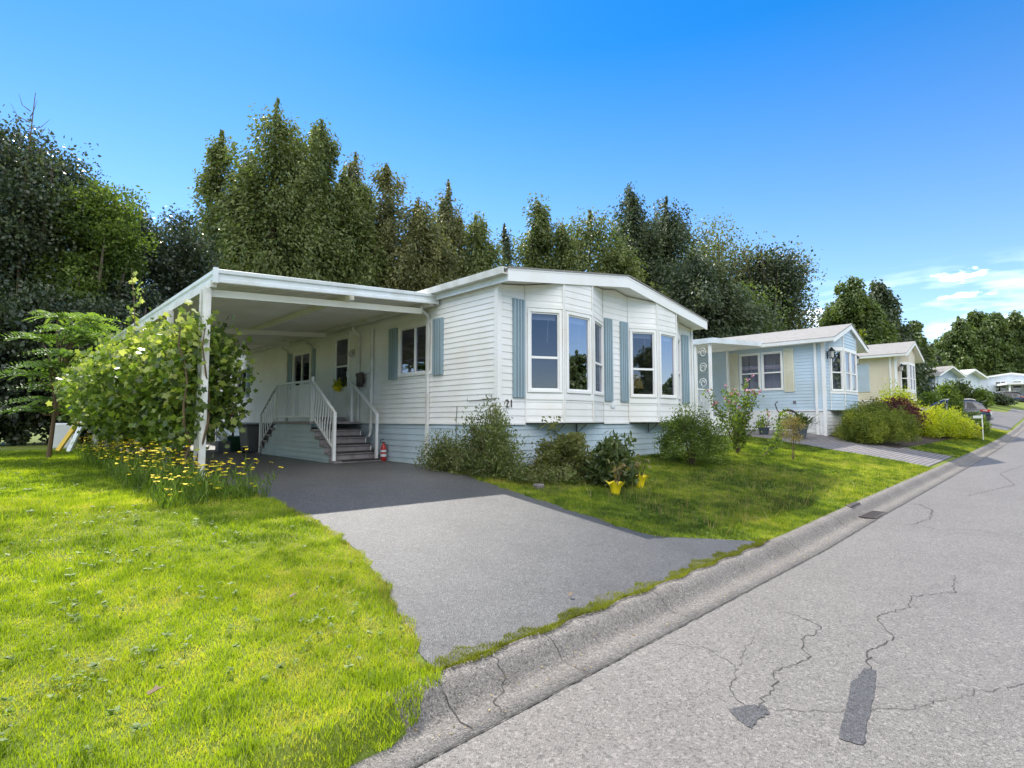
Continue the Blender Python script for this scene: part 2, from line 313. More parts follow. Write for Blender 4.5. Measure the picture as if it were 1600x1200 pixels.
# ------------------------------------------------------------------ terrain
def g(X): return np.interp(X, [-60, 7, 10, 16, 25, 35, 45, 60, 75, 90, 150, 400], [0, 0, .06, .14, .27, .48, .82, 1.6, 2.5, 3.1, 4.5, 6])
def Af(X): return np.interp(X, [8, 13, 21, 35, 45, 60], [.47, .52, .78, 1.1, 1.2, 1.0])
def ground(X, Y):
    X = np.asarray(X, float); Y = np.asarray(Y, float)
    s = np.where(Y < 6.9, (Y-2.46)/4.44, 1+.01*np.minimum(Y-6.9, 20))
    top = g(X)+.115+Af(X)*np.maximum(s, 0)
    return np.where(Y < 2.27, g(X), np.where(Y < 2.46, g(X)+.115*(Y-2.27)/.19, top))
def G(x, y): return float(ground(x, y))
def sheet(name, mat, xs, yfun, ncol, lift, kind='structure', parent=None, zf=None):
    # rows at xs; yfun(x) -> (y0, y1)
    V = []; F = []
    for x in xs:
        y0, y1 = yfun(x)
        for j in range(ncol+1):
            y = y0+(y1-y0)*j/ncol; V.append((x, y, (G(x, y) if zf is None else zf(x, y))+lift))
    n = ncol+1
    for i in range(len(xs)-1):
        for j in range(ncol): F.append((i*n+j, (i+1)*n+j, (i+1)*n+j+1, i*n+j+1))
    m = MB(); m.v = V; m.f = F; o = m.build(name, mat, parent, smooth=True)
    if kind: o['kind'] = kind
    return o
def sheet_y(name, mat, ys, xfun, ncol, lift, kind='structure', mound=0):
    V = []; F = []
    for y in ys:
        x0, x1 = xfun(y)
        for j in range(ncol+1):
            x = x0+(x1-x0)*j/ncol; V.append((x, y, G(x, y)+lift))
    n = ncol+1
    for i in range(len(ys)-1):
        for j in range(ncol): F.append((i*n+j, i*n+j+1, (i+1)*n+j+1, (i+1)*n+j))
    m = MB(); m.v = V; m.f = F; o = m.build(name, mat, None, smooth=True); o['kind'] = kind; return o
XS = list(np.concatenate([np.arange(-60, -4, 4), np.arange(-4, 50, .5), np.arange(50, 120, 2), np.arange(120, 401, 20)]))
YS = np.concatenate([np.arange(2.46, 12, .25), np.arange(12, 40, 1.5), np.arange(40, 401, 20)])
V = [(x, y, G(x, y)-.004*(y < 2.6)) for x in XS for y in YS]; n = len(YS)
F = [(i*n+j, (i+1)*n+j, (i+1)*n+j+1, i*n+j+1) for i in range(len(XS)-1) for j in range(n-1)]
m = MB(); m.v = V; m.f = F; m.build('ground', 'lawn', smooth=True)['kind'] = 'structure'
sheet('road', 'road', XS, lambda x: (-6.2, 2.05), 4, 0, zf=lambda x, y: float(g(x))-.02*abs(y+2)/4+.02)
# gutter + rolled curb as one concrete strip
def curb_strip(name, prof, mat):
    m = MB(); n = len(prof)
    for x in XS:
        for y, z in prof: m.v.append((x, y, float(g(x))+z))
    m.f = [(i*n+j, (i+1)*n+j, (i+1)*n+j+1, i*n+j+1) for i in range(len(XS)-1) for j in range(n-1)]
    o = m.build(name, mat, smooth=True); o['kind'] = 'structure'; return o
curb_strip('kerb', [(2.05, -.05), (2.052, .004), (2.2, -.006), (2.255, -.002), (2.29, .016), (2.33, .052), (2.37, .088), (2.41, .108), (2.485, .119), (2.49, .02)], 'conc')
curb_strip('far_kerb', [(-6.85, .0), (-6.8, .12), (-6.7, .12), (-6.5, .01), (-6.2, .0), (-6.2, -.05)], 'conc')
sheet('far_verge', 'lawn', list(np.arange(-60, 401, 10)), lambda x: (-200, -6.84), 3, .1, zf=lambda x, y: float(g(x)))
# driveway of house 1
DL = [(2.44, 1.84), (2.65, 1.82), (2.98, 1.98), (3.58, 2.17), (4.17, 2.35), (4.96, 2.47), (5.6, 2.5), (6.4, 2.45), (7.4, 2.35), (23, 2.3)]
DR = [(2.44, 6.3), (2.62, 6.25), (2.94, 5.85), (3.3, 5.36), (4.13, 5.41), (5.24, 5.5), (6.2, 5.58), (7.55, 5.75), (8.3, 5.95), (8.9, 6.26), (23, 6.28)]
rr = random.Random(5)
def edge(tab, y, ph):
    return float(np.interp(y, [a for a, b in tab], [b for a, b in tab]))+.025*math.sin(y*7+ph)+.018*math.sin(y*17+2*ph)
sheet_y('driveway', 'drive', list(np.arange(2.50, 23, .12)), lambda y: (edge(DL, y, 1), edge(DR, y, 4)), 14, .005)
PL = lambda y: 17.5+.03*math.sin(y*5)
sheet_y('paver_driveway', 'paver', list(np.arange(2.6, 16, .3)), lambda y: (PL(y)-(.5 if y < 3.2 else 0)*(3.2-y), 20.85 if y > 6.2 else 20.85+(6.2-y)*.35), 8, .012)
sheet('side_street', 'road', list(np.arange(42, 70, 1)), lambda x: (2.62, 3.8+max(0, min(4.6, (x-43)*2, (62-x)*.6))), 8, .012)
sheet('garden_bed', 'soil', list(np.arange(20.9, 41, .5)), lambda x: (3.9-.05*(x-21), 6.2), 8, .014)
sheet('house_bed', 'soil', list(np.arange(5.9, 8.8, .25)), lambda x: (5.35+.15*math.sin(x*3), 6.86), 5, .010)

# cracks, patches and joints on the road (thin sealed strips)
def ribbon(name, pts, wd, mat, lift=.0035, seed=1, jitter=.011, zf=None):
    r = random.Random(seed); P = []
    for a, b in zip(pts, pts[1:]):
        L = math.dist(a, b); k = max(2, int(L/.035))
        for i in range(k):
            t = i/k; P.append((a[0]+(b[0]-a[0])*t+r.gauss(0, jitter), a[1]+(b[1]-a[1])*t+r.gauss(0, jitter)))
    P.append(pts[-1]); m = MB()
    zf = zf or (lambda x, y: float(g(x))-.02*abs(y+2)/4+.02)
    for i, p in enumerate(P):
        a = P[max(i-1, 0)]; b = P[min(i+1, len(P)-1)]; d = Vector((b[0]-a[0], b[1]-a[1])).normalized(); h = wd*(.3+r.random()*.7)/2*(1 if mat == 'tar' or 'joint' in name else .75)
        if i in (0, len(P)-1): h *= .3
        for sg in (-1, 1):
            x = p[0]-d.y*h*sg; y = p[1]+d.x*h*sg; m.v.append((x, y, zf(x, y)+lift))
    m.f = [(2*i, 2*i+1, 2*i+3, 2*i+2) for i in range(len(P)-1)]
    o = m.build(name, mat); o['kind'] = 'structure'; return o
ribbon('road_crack', [(6.74, .86), (6.1, .78), (5.7, 1.02), (5.35, .98), (4.9, 1.1), (4.5, .92), (4.15, .99), (3.85, .91)], .012, 'crack', seed=2)
ribbon('road_crack', [(4.55, 1.62), (4.41, 1.33), (4.05, 1.35), (3.76, 1.23), (3.4, 1.3), (3.2, 1.22), (2.92, 1.21)], .012, 'crack', seed=3)
ribbon('road_crack', [(3.34, 1.97), (3.45, 1.75), (3.35, 1.5), (3.02, 1.39), (2.9, 1.25)], .007, 'crack', seed=4)
ribbon('road_crack', [(3.35, 1.5), (3.6, 1.55), (3.9, 1.6)], .005, 'crack', seed=5)
ribbon('road_crack', [(2.92, 1.21), (3.2, .9), (3.5, .66), (3.9, .45), (4.4, .2)], .007, 'crack', seed=6)
ribbon('road_crack', [(9.31, 1.58), (9.2, 1.7), (9.15, 2.0)], .012, 'crack', seed=7, jitter=.008)
ribbon('road_crack', [(9.3, 1.6), (9.9, 1.5), (10.8, 1.6), (11.3, 1.85), (11.2, 2.04)], .02, 'crack', seed=8, jitter=.012)
ribbon('road_crack', [(9.31, 1.58), (9.1, 1.3), (9.4, 1.0), (9.2, .5)], .012, 'crack', seed=9)
ribbon('road_crack', [(13, 1.4), (15.5, .9), (18, 1.3), (22, .9), (28, 1.2)], .02, 'crack', seed=10)
ribbon('gutter_joint', [(1.0, 2.045), (30, 2.045)], .016, 'crack', lift=.006, seed=11, jitter=.002)
def patch(name, pts, mat, seed):
    r = random.Random(seed); P = []
    for a, b in zip(pts, pts[1:]+pts[:1]):
        for i in range(6): t = i/6; P.append((a[0]+(b[0]-a[0])*t+r.gauss(0, .004), a[1]+(b[1]-a[1])*t+r.gauss(0, .004)))
    m = MB(); m.v = [(x, y, float(g(x))-.02*abs(y+2)/4+.02+.0035) for x, y in P]; m.f = [tuple(range(len(P)))]; o = m.build(name, mat); o['kind'] = 'structure'
patch('tar_patch', [(3.86, .94), (3.88, .88), (3.6, .83), (3.25, .78), (2.95, .74), (2.93, .83), (3.25, .88), (3.6, .94)], 'tar', 12)
patch('tar_patch', [(2.99, 1.19), (2.93, 1.14), (2.85, 1.16), (2.72, 1.15), (2.76, 1.23), (2.82, 1.31), (2.92, 1.26)], 'tar', 13)
cz = lambda x, y: float(g(x))+float(np.interp(y, [2.05, 2.2, 2.255, 2.29, 2.33, 2.37, 2.41, 2.485], [.004, -.006, -.002, .016, .052, .088, .108, .119]))
for i, (x, wd) in enumerate([(2.62, .008), (3.9, .007), (6.75, .012), (8.6, .010), (10.4, .012), (13.4, .012), (16.4, .012), (19.5, .014), (22.6, .014), (26, .014), (1.75, .009)]):
    ribbon('kerb_joint', [(x, 2.07), (x+.02, 2.3), (x+.03, 2.36), (x+.03, 2.48)], wd, 'crack', lift=.004, seed=20+i, jitter=.004, zf=cz)
ribbon('kerb_crack', [(1.95, 2.06), (2.0, 2.2), (2.2, 2.32), (2.18, 2.48)], .012, 'crack', lift=.004, seed=33, jitter=.012, zf=cz)
# storm drain
t = thing('storm_drain', 'rusty iron storm drain grate set in the concrete gutter', 'drain', (9.75, 2.2, G(9.75, 2.2)))
m = MB(); z = float(g(9.75))
m.box((9.38, 2.06, z-.04), (10.12, 2.09, z+.012)); m.box((9.38, 2.25, z-.04), (10.12, 2.28, z+.012))
m.box((9.38, 2.09, z-.04), (9.41, 2.25, z+.012)); m.box((10.09, 2.09, z-.04), (10.12, 2.25, z+.012)); m.build('frame', 'iron', t)
m = MB()
for i in range(14): m.box((9.43+i*.048, 2.09, z-.03), (9.455+i*.048, 2.25, z+.007))
m.build('grate', 'iron', t); quick('pit', 'crack', t, ((9.41, 2.09, z-.035), (10.09, 2.25, z-.031)))
m = MB(); m.prism([(9.5, 2.40), (10.05, 2.40), (10.0, 2.50), (9.6, 2.50)], float(g(9.75))+.08, float(g(9.75))+.135); bevel(m.build('inlet_hood', 'iron', t), .02)

# ------------------------------------------------------------------ foliage helpers
TPL = dict(
 diamond=np.array([(-.5, 0), (0, .5), (.5, 0), (0, -.5)]),
 leaf=np.array([(-.5, 0), (-.2, .42), (.15, .40), (.5, 0), (.15, -.40), (-.2, -.42)]),
 lobed=np.array([(-.42, 0), (-.5, .34), (-.12, .30), (.05, .52), (.20, .20), (.52, 0), (.20, -.20), (.05, -.52), (-.12, -.30), (-.5, -.34)]),
 star=np.array([(np.cos(a)*r, np.sin(a)*r) for a, r in zip(np.arange(12)*np.pi/6, [.5, .33]*6)]))
def leafobj(name, mat, parent, C, A, size, aspect=.5, rnd=None, shape='diamond', seed=0, flat=0.0):
    """one mesh of many small leaves: C centres, A axis directions, size per leaf"""
    rs = np.random.RandomState(seed); n = len(C); off = np.array(WL.get(parent.name, (0, 0, 0)) if parent else (0, 0, 0))
    A = A/np.maximum(1e-6, np.linalg.norm(A, axis=1))[:, None]
    rv = rs.normal(size=(n, 3)); rv[:, 2] *= (1-flat)
    Sd = np.cross(A, rv)
    if flat > 0:
        up = np.array([0, 0, 1.0]); fl = np.cross(A, np.broadcast_to(up, A.shape)); Sd = Sd/np.maximum(1e-6, np.linalg.norm(Sd, axis=1))[:, None]*(1-flat)+fl*flat
    Sd = Sd/np.maximum(1e-6, np.linalg.norm(Sd, axis=1))[:, None]
    T = TPL[shape]; k = len(T); size = np.broadcast_to(np.asarray(size, float), (n,))
    V = (C-off)[:, None, :]+A[:, None, :]*(T[None, :, 0:1]*size[:, None, None])+Sd[:, None, :]*(T[None, :, 1:2]*size[:, None, None]*aspect)
    if rnd is None: rnd = rs.rand(n)
    return rawmesh(name, mat, parent, V.reshape(-1, 3), n, k, rnd)
def rawmesh(name, mat, parent, V, n, k, rnd):
    me = bpy.data.meshes.new(name)
    me.vertices.add(n*k); me.vertices.foreach_set('co', V.astype(np.float32).ravel())
    me.loops.add(n*k); me.loops.foreach_set('vertex_index', np.arange(n*k, dtype=np.int32))
    me.polygons.add(n); me.polygons.foreach_set('loop_start', np.arange(0, n*k, k, dtype=np.int32)); me.polygons.foreach_set('loop_total', np.full(n, k, np.int32))
    me.update(calc_edges=True)
    at = me.attributes.new('rnd', 'FLOAT', 'FACE'); at.data.foreach_set('value', np.clip(rnd, 0, 1).astype(np.float32))
    me.materials.append(MAT[mat]); o = bpy.data.objects.new(name, me); COL.objects.link(o)
    if parent: o.parent = parent; WL[o.name] = WL.get(parent.name, (0, 0, 0))
    return o
def clump_leaves(rs, CC, CS, per, crnd, size):
    """gaussian leaf clouds round the clump centres"""
    K = len(CC); idx = np.repeat(np.arange(K), per)
    P = CC[idx]+np.clip(rs.normal(size=(len(idx), 3)), -1.7, 1.7)*CS[idx]
    rn = np.clip(crnd[idx]*.6+rs.rand(len(idx))*.4+rs.normal(size=len(idx))*.05, 0, 1)
    sz = size*(.6+.8*rs.rand(len(idx)))
    return P, rn, sz, idx
def conifer(name, label, x, y, H, Rr, mat='cedar_leaf', n=26000, seed=1, base=.5, leaders=1, droop=.9, size=.24, power=.8, group=None, cat='tree', ecc=1.0, gap=1.0):
    rs = np.random.RandomState(seed); z0 = G(x, y)
    t = thing(name, label, cat, (x, y, z0), group, local=True)
    m = MB(); m.tube([(0, 0, -.2), (rs.normal()*.1, rs.normal()*.1, H*.5), (0, 0, H*.93)], max(.12, H*.018), 8, .03); m.build('trunk', 'bark', t)
    Cc = []; Cs = []; core = []
    lead = [(0, 0, 1.0)]
    for i in range(leaders-1):
        a = rs.rand()*6.28; d = Rr*(.42+.25*rs.rand()); a = R(YAW-90)+math.pi*(i % 2)+rs.normal()*.5; lead.append((d*math.cos(a), d*math.sin(a), .72+.20*rs.rand()))
    az_l = rs.rand(7)*6.28
    for lx, ly, hf in lead:
        Hl = H*hf; Rl = Rr*(1.0 if hf == 1 else .68); K = int(26*Hl*Rl/(leaders**.4)*.5/gap)
        u = rs.rand(K)**.75; tt = (1-(1-rs.rand(K)*.998)**(1/(1+power*.75)))*.985; z = base+(Hl-base)*tt
        a = rs.rand(K)*6.283
        lob = 1+.20*np.sin(3*a+az_l[0]+z*.5)+.16*np.sin(5*a+az_l[1]-z*.9)+.24*rs.normal(size=K)
        rmax = Rl*np.clip((1-tt)**power, .02, 1)*lob
        nb = 5; bi = (np.arange(K)//nb)*nb; tt = np.clip(tt[bi]+rs.normal(size=K)*.004, 0, .99); a = a[bi]+rs.normal(size=K)*.13; rmax = rmax[bi]; bf = ((np.arange(K) % nb)+.6*rs.rand(K)+.4)/nb
        r = rmax*(.15+.85*bf); z = base+(Hl-base)*tt-(.16+.1*droop)*r*bf+.10*rmax*bf**3
        Cc.append(np.stack([lx*(1-tt*.3)+r*np.cos(a)*ecc, ly*(1-tt*.3)+r*np.sin(a), z], 1))
        s = (.21+.24*(1-tt)**.7)*(.6+.7*rs.rand(K))*min(1.3, .5+H/18)*.60*(.8+.2*Rl)*(1.15-.45*bf)
        Cs.append(np.stack([s, s, s*(1.0+droop)], 1))
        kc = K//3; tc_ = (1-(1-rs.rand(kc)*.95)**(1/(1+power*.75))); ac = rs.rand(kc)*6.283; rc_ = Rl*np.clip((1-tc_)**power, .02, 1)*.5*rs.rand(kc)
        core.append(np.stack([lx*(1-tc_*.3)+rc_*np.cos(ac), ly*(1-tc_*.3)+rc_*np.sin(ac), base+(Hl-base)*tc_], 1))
        # spire
        ks = int(6+H*.3); zz = Hl*(1-.16*rs.rand(ks)); rr_ = (Hl-zz)*.16+.04
        aa = rs.rand(ks)*6.28; Cc.append(np.stack([lx*.7+rr_*np.cos(aa)*rs.rand(ks), ly*.7+rr_*np.sin(aa)*rs.rand(ks), zz], 1)); Cs.append(np.stack([rr_*.4+.03, rr_*.4+.03, np.full(ks, .22)], 1))
    CC = np.concatenate(Cc); CS = np.concatenate(Cs); K = len(CC); per = max(5, int(n*1.8)//K)
    P, rn, sz, idx = clump_leaves(rs, CC, CS, per, rs.rand(K), size*1.08)
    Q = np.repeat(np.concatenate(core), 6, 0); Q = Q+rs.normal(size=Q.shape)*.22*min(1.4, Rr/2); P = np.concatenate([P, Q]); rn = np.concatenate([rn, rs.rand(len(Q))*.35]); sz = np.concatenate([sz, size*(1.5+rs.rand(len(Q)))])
    out = P*[1, 1, 0]
    A = out/(np.linalg.norm(out, axis=1)[:, None]+.1)*.8+rs.normal(size=P.shape)*.4; A[:, 2] -= droop*.8
    keep = P[:, 2] > .02
    leafobj('crown', mat, t, P[keep], A[keep], sz[keep], .5, rn[keep], 'diamond', seed)
    return t
def broadleaf(name, label, x, y, H, Rr, mat='dark_leaf', n=24000, seed=1, base=1.2, size=.2, gap=1.0, group=None, cat='tree', shape='diamond', trunk=True, elong=1.0, limbs=7, lean=0, sig=.42, fill=.35, aspect=.62):
    rs = np.random.RandomState(seed); z0 = G(x, y)
    t = thing(name, label, cat, (x, y, z0), group, local=True)
    hc = (H+base)/2; hz = (H-base)/2
    m = MB(); tr_ = max(.02, H*.016)
    m.tube([(0, 0, -.15), (lean*.3, 0, hc*.6), (lean*.7, 0, H*.8)], tr_*1.6, 8, tr_*.4)
    ends = []
    for i in range(limbs):
        a = i*2.4+rs.rand(); h0 = base*.8+(H*.55-base*.6)*rs.rand(); e = Vector((math.cos(a)*Rr*.75, math.sin(a)*Rr*.75, h0+(H-h0)*(.35+.4*rs.rand())))
        s0 = Vector((lean*.3*h0/hc, 0, h0*.8)); md = s0.lerp(e, .5)+Vector((0, 0, -.05*H)); m.tube([s0, md, e], tr_*.7, 6, tr_*.15); ends.append(e)
    m.build('trunk', 'bark', t)
    # big masses then clumps on them
    B = 9; ba = rs.rand(B)*6.283; bz = rs.rand(B); 
    bc = np.stack([np.cos(ba)*Rr*.5*np.sqrt(1-(bz-.4)**2)*elong, np.sin(ba)*Rr*.5, base+(H-base)*(.18+.66*bz)], 1); bc[:, 0] += lean*bc[:, 2]/H
    br_ = Rr*(.38+.25*rs.rand(B)); K = int(60*(Rr*hz)**.9/gap)
    bi = rs.randint(0, B, K); d = rs.normal(size=(K, 3)); d /= np.linalg.norm(d, axis=1)[:, None]
    rad = np.where(rs.rand(K) < fill, rs.rand(K), .8+.35*rs.rand(K))
    CC = bc[bi]+d*(br_[bi]*rad)[:, None]*np.array([1, 1, min(1.5, hz/Rr*1.0+.2)])
    CC[:, 2] = np.where(CC[:, 2] < base, base+rs.rand(K)*.4*H*.3, CC[:, 2]); CC[:, 2] = np.minimum(CC[:, 2], H-.05*rs.rand(K)*H)
    s = sig*(.5+.8*rs.rand(K))*min(1.2, Rr/2.5+.1); CS = np.stack([s, s, s*.7], 1)
    per = max(5, n//K)
    P, rn, sz, idx = clump_leaves(rs, CC, CS, per, rs.rand(K), size)
    keep = P[:, 2] > .02
    A = rs.normal(size=P.shape); A[:, 2] -= .3
    leafobj('crown', mat, t, P[keep], A[keep], sz[keep], aspect, rn[keep], shape, seed)
    return t
def bush(name, label, x, y, rx, ry, h, mat, n=5000, seed=1, size=.06, sig=.06, shape='leaf', aspect=.5, gap=1.0, group=None, flat=0, stems=8, dome=.5, cat='shrub', up=.0, low=.05, spiky=0):
    rs = np.random.RandomState(seed); t = thing(name, label, cat, (x, y, G(x, y)), group, local=True)
    m = MB()
    for i in range(stems):
        a = rs.rand()*6.28; r = rs.rand()*.7; m.tube([(math.cos(a)*.05*rx, math.sin(a)*.05*ry, -.05), (math.cos(a)*r*rx*.5, math.sin(a)*r*ry*.5, h*.4), (math.cos(a)*r*rx, math.sin(a)*r*ry, h*(.75+.2*rs.rand()))], .006+.006*h*rx, 5, .003)
    m.build('stems', 'stem', t)
    K = int(45*(rx*ry*h)**.5*3/gap)+10
    d = rs.normal(size=(K, 3)); d[:, 2] = np.abs(d[:, 2])*(.7+dome); d /= np.linalg.norm(d, axis=1)[:, None]
    rad = (.45+.55*rs.rand(K)**.5)*(1+.14*np.sin(np.arctan2(d[:, 1], d[:, 0])*3+seed)+.10*rs.normal(size=K))
    CC = d*rad[:, None]*[rx, ry, h*(1-low)]+[0, 0, h*low]
    if spiky: CC[:, 2] *= 1+spiky*rs.rand(K)**3
    s = sig*(.6+.8*rs.rand(K)); CS = np.stack([s, s, s*(1+abs(up))], 1)
    P, rn, sz, idx = clump_leaves(rs, CC, CS, max(4, n//K), rs.rand(K), size)
    A = rs.normal(size=P.shape)+ (d*.8)[idx]; A[:, 2] += up
    keep = P[:, 2] > .01
    leafobj('foliage', mat, t, P[keep], A[keep], sz[keep], aspect, rn[keep], shape, seed, flat)
    return t
def bearing(px): return R(YAW)-math.atan((px-800)/846)      # compass bearing of a column of the photograph, from +X
def spot(px, dist): a = bearing(px); return dist*math.cos(a), dist*math.sin(a)
def zat(py, px, dist): return EYE+(656-py)/843*dist*math.cos(math.atan((px-800)/846))
# ------------------------------------------------------------------ windows, shutters
def window(parent, p0, p1, z0, z1, n, div=(), fw=.055, blind=0, curtain=None, name='window', mat='trim', label=None, depth=.035):
    p0 = Vector(p0); p1 = Vector(p1); L = (p1-p0).length; d = (p1-p0)/L; n = Vector(n)
    P = lambda u: p0+d*u
    m = MB()
    m.obox(P(0), P(fw), z0, z1, -.05, depth, n); m.obox(P(L-fw), P(L), z0, z1, -.05, depth, n)
    m.obox(P(fw), P(L-fw), z0, z0+fw, -.05, depth+.004, n); m.obox(P(fw), P(L-fw), z1-fw, z1, -.05, depth, n)
    fr = m.build(name, mat, parent); bevel(fr, .006, 1)
    m = MB(); e = fw+.003
    s = .022
    m.obox(P(e), P(e+s), z0+e, z1-e, -.03, .012, n); m.obox(P(L-e-s), P(L-e), z0+e, z1-e, -.03, .012, n)
    m.obox(P(e+s), P(L-e-s), z0+e, z0+e+s, -.03, .012, n); m.obox(P(e+s), P(L-e-s), z1-e-s, z1-e, -.03, .012, n)
    for k, q in div:
        if k == 'v': u = L*q; m.obox(P(u-.022), P(u+.022), z0+e+s, z1-e-s, -.028, .02, n)
        else: z = z0+(z1-z0)*q; m.obox(P(e+s), P(L-e-s), z-.022, z+.022, -.028, .02, n)
    m.build('sash', mat, fr)
    m = MB(); m.obox(P(e+.01), P(L-e-.01), z0+e+.01, z1-e-.01, -.014, -.009, n); m.build('glass_pane', 'glass', fr)
    if blind:
        m = MB(); zz = z1-e
        k = int(blind/.012)
        for i in range(k): m.obox(P(e+.03), P(L-e-.03), zz-i*.012-.010, zz-i*.012, -.09, -.082-.004*(i % 2), n)
        m.tube([tuple(P(L*.65)-n*.075)+(zz-blind,), tuple(P(L*.62)-n*.075)+(zz-blind-.42,)], .004, 5)
        m.build('blind', 'blind', fr)
    if curtain:
        m = MB(); k = 40; a, b = curtain
        for i in range(k+1):
            q = P(e+.01+(L-2*e-.02)*i/k)-n*(.10+.018*math.sin(i*1.35)+.008*math.sin(i*3.1))
            m.v += [(q.x, q.y, z0+(z1-z0)*a), (q.x, q.y, z0+(z1-z0)*b)]
        m.f = [(2*i, 2*i+2, 2*i+3, 2*i+1) for i in range(k)]; m.build('curtain', 'curtain', fr)
    if label: fr['label'] = label
    return fr
def shutter(parent, p0, p1, z0, z1, n, mat='shutter', ribs=True):
    p0 = Vector(p0); p1 = Vector(p1); L = (p1-p0).length; d = (p1-p0)/L; n = Vector(n); m = MB()
    m.obox(p0, p1, z0, z1, .012, .028, n)
    if ribs:
        k = 4
        for i in range(k):
            u = L*(i+.5)/k; m.obox(p0+d*(u-L*.085), p0+d*(u+L*.085), z0+.0, z1-.0, .028, .052, n)
    else:
        f = .045
        m.obox(p0, p0+d*f, z0, z1, .028, .046, n); m.obox(p1-d*f, p1, z0, z1, .028, .046, n)
        for a, b in ((z0, z0+f), (z1-f, z1), ((z0+z1)/2-.03, (z0+z1)/2+.03)): m.obox(p0+d*f, p1-d*f, a, b, .028, .045, n)
        z = z0+f+.01
        while z < z1-f-.03:
            m.obox(p0+d*f, p1-d*f, z, z+.018, .028, .038, n); z += .034
    return m.build('shutter', mat, parent)
def downspout(parent, x, y, z0, z1, mat='trimold', w=.032):
    m = MB(); m.box((x-.075, y-w, z0), (x-.02, y+w, z1))
    m.tube([(x-.048, y, z1-.02), (x-.06, y, z1+.05), (x-.20, y, z1+.12), (x-.22, y, z1+.22)], .034, 8)
    for z in (z0+.5, z0+1.7): m.box((x-.079, y-w-.006, z), (x-.016, y+w+.006, z+.03))
    return m.build('downspout', mat, parent)

# ------------------------------------------------------------------ house 1
HX0, HX1, HY0, HY1 = 6.31, 13.27, 6.89, 23.0
ZS, ZE = 1.45, 3.86
H = thing('manufactured_house', 'white double-wide mobile home numbered 21, with blue shutters and two bow windows', 'house', (HX0, HY0, .6))
nW = (-1, 0); nS = (0, -1)
side_open = [(8.8, 10.06, 2.41, 3.5), (12.22, 13.12, 1.60, 3.68), (14.5, 15.72, 2.40, 3.43), (19.62, 20.75, 2.30, 3.30)]
m = MB(); m.siding((HX0, HY0), (HX0, HY1), ZS, ZE+.06, nW, .1015, [(a-HY0, b-HY0, c, d) for a, b, c, d in side_open]); m.build('side_wall', 'vinyl', H)
# soffit / roof planes
PX = 9.78
def rz(x): return 3.87+(4.37-3.87)*(1-abs(x-PX)/(PX-6.19))
clipg = [((6.19, 0, 3.86), (-.139, 0, 1)), ((13.37, 0, 3.86), (.139, 0, 1))]
bays = [(6.98, 7.66, 8.53, 9.35), (10.28, 10.96, 11.82, 12.60)]
m = MB()
for a, b in ((HX0, 6.98), (9.35, 10.28), (12.60, HX1)): m = MB(); m.siding((a, HY0), (b, HY0), ZS, 4.6, nS, .125, lap=.009); m.build('front_wall', 'vinyl', H, clip=clipg)
m = MB(); m.siding((HX1, HY1), (HX1, HY0), ZS, ZE+.06, (1, 0), .1015); m.build('side_wall', 'vinyl', H)
m = MB(); m.siding((HX1, HY1), (HX0, HY1), ZS, 4.6, (0, 1), .125); m.build('rear_wall', 'vinyl', H, clip=clipg)
# skirting
m = MB(); m.siding((HX0+.03, HY0+.03), (HX0+.03, HY1), .45, ZS, nW, .125); m.siding((HX0+.03, HY0+.03), (HX1-.03, HY0+.03), .45, ZS, nS, .125)
m.siding((HX1-.03, HY1), (HX1-.03, HY0), .45, ZS, (1, 0), .125); m.build('skirting', 'blueskirt', H)
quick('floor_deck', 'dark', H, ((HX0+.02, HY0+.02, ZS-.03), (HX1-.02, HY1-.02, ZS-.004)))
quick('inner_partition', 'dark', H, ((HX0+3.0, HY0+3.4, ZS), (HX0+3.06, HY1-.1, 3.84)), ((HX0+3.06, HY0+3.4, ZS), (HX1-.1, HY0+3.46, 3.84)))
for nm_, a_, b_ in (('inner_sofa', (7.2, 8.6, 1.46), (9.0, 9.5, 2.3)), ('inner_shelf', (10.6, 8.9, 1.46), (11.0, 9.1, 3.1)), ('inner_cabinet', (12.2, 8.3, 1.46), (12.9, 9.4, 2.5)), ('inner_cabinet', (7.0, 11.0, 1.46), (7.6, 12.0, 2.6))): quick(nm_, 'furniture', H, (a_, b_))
m = MB(); m.lathe((11.25, 7.35, 2.25), [(.17, 0), (.22, -.001), (.12, .34), (.1, .34)], 14); m.build('inner_lamp', 'tan', H)
m = MB()
for x0, x1, y0, y1 in ((HX0-.022, HX0+.075, HY0-.022, HY0-.016), (HX0-.022, HX0-.016, HY0-.016, HY0+.075)): m.box((x0, y0, ZS-.01), (x1, y1, 3.90))
m.box((HX1-.075, HY0-.022, ZS-.01), (HX1+.022, HY0-.016, 3.9)); m.box((HX0-.022, HY1-.05, .5), (HX0-.012, HY1+.02, 3.9))
m.box((HX0-.018, HY0-.006, ZS-.035), (HX0-.006, HY1, ZS+.004)); m.box((HX0+.08, HY0-.018, ZS-.035), (6.98, HY0-.004, ZS+.004)); m.box((12.6, HY0-.018, ZS-.035), (HX1, HY0-.004, ZS+.004)); m.box((9.35, HY0-.018, ZS-.035), (10.28, HY0-.004, ZS+.004))
m.build('corner_trim', 'trim', H)
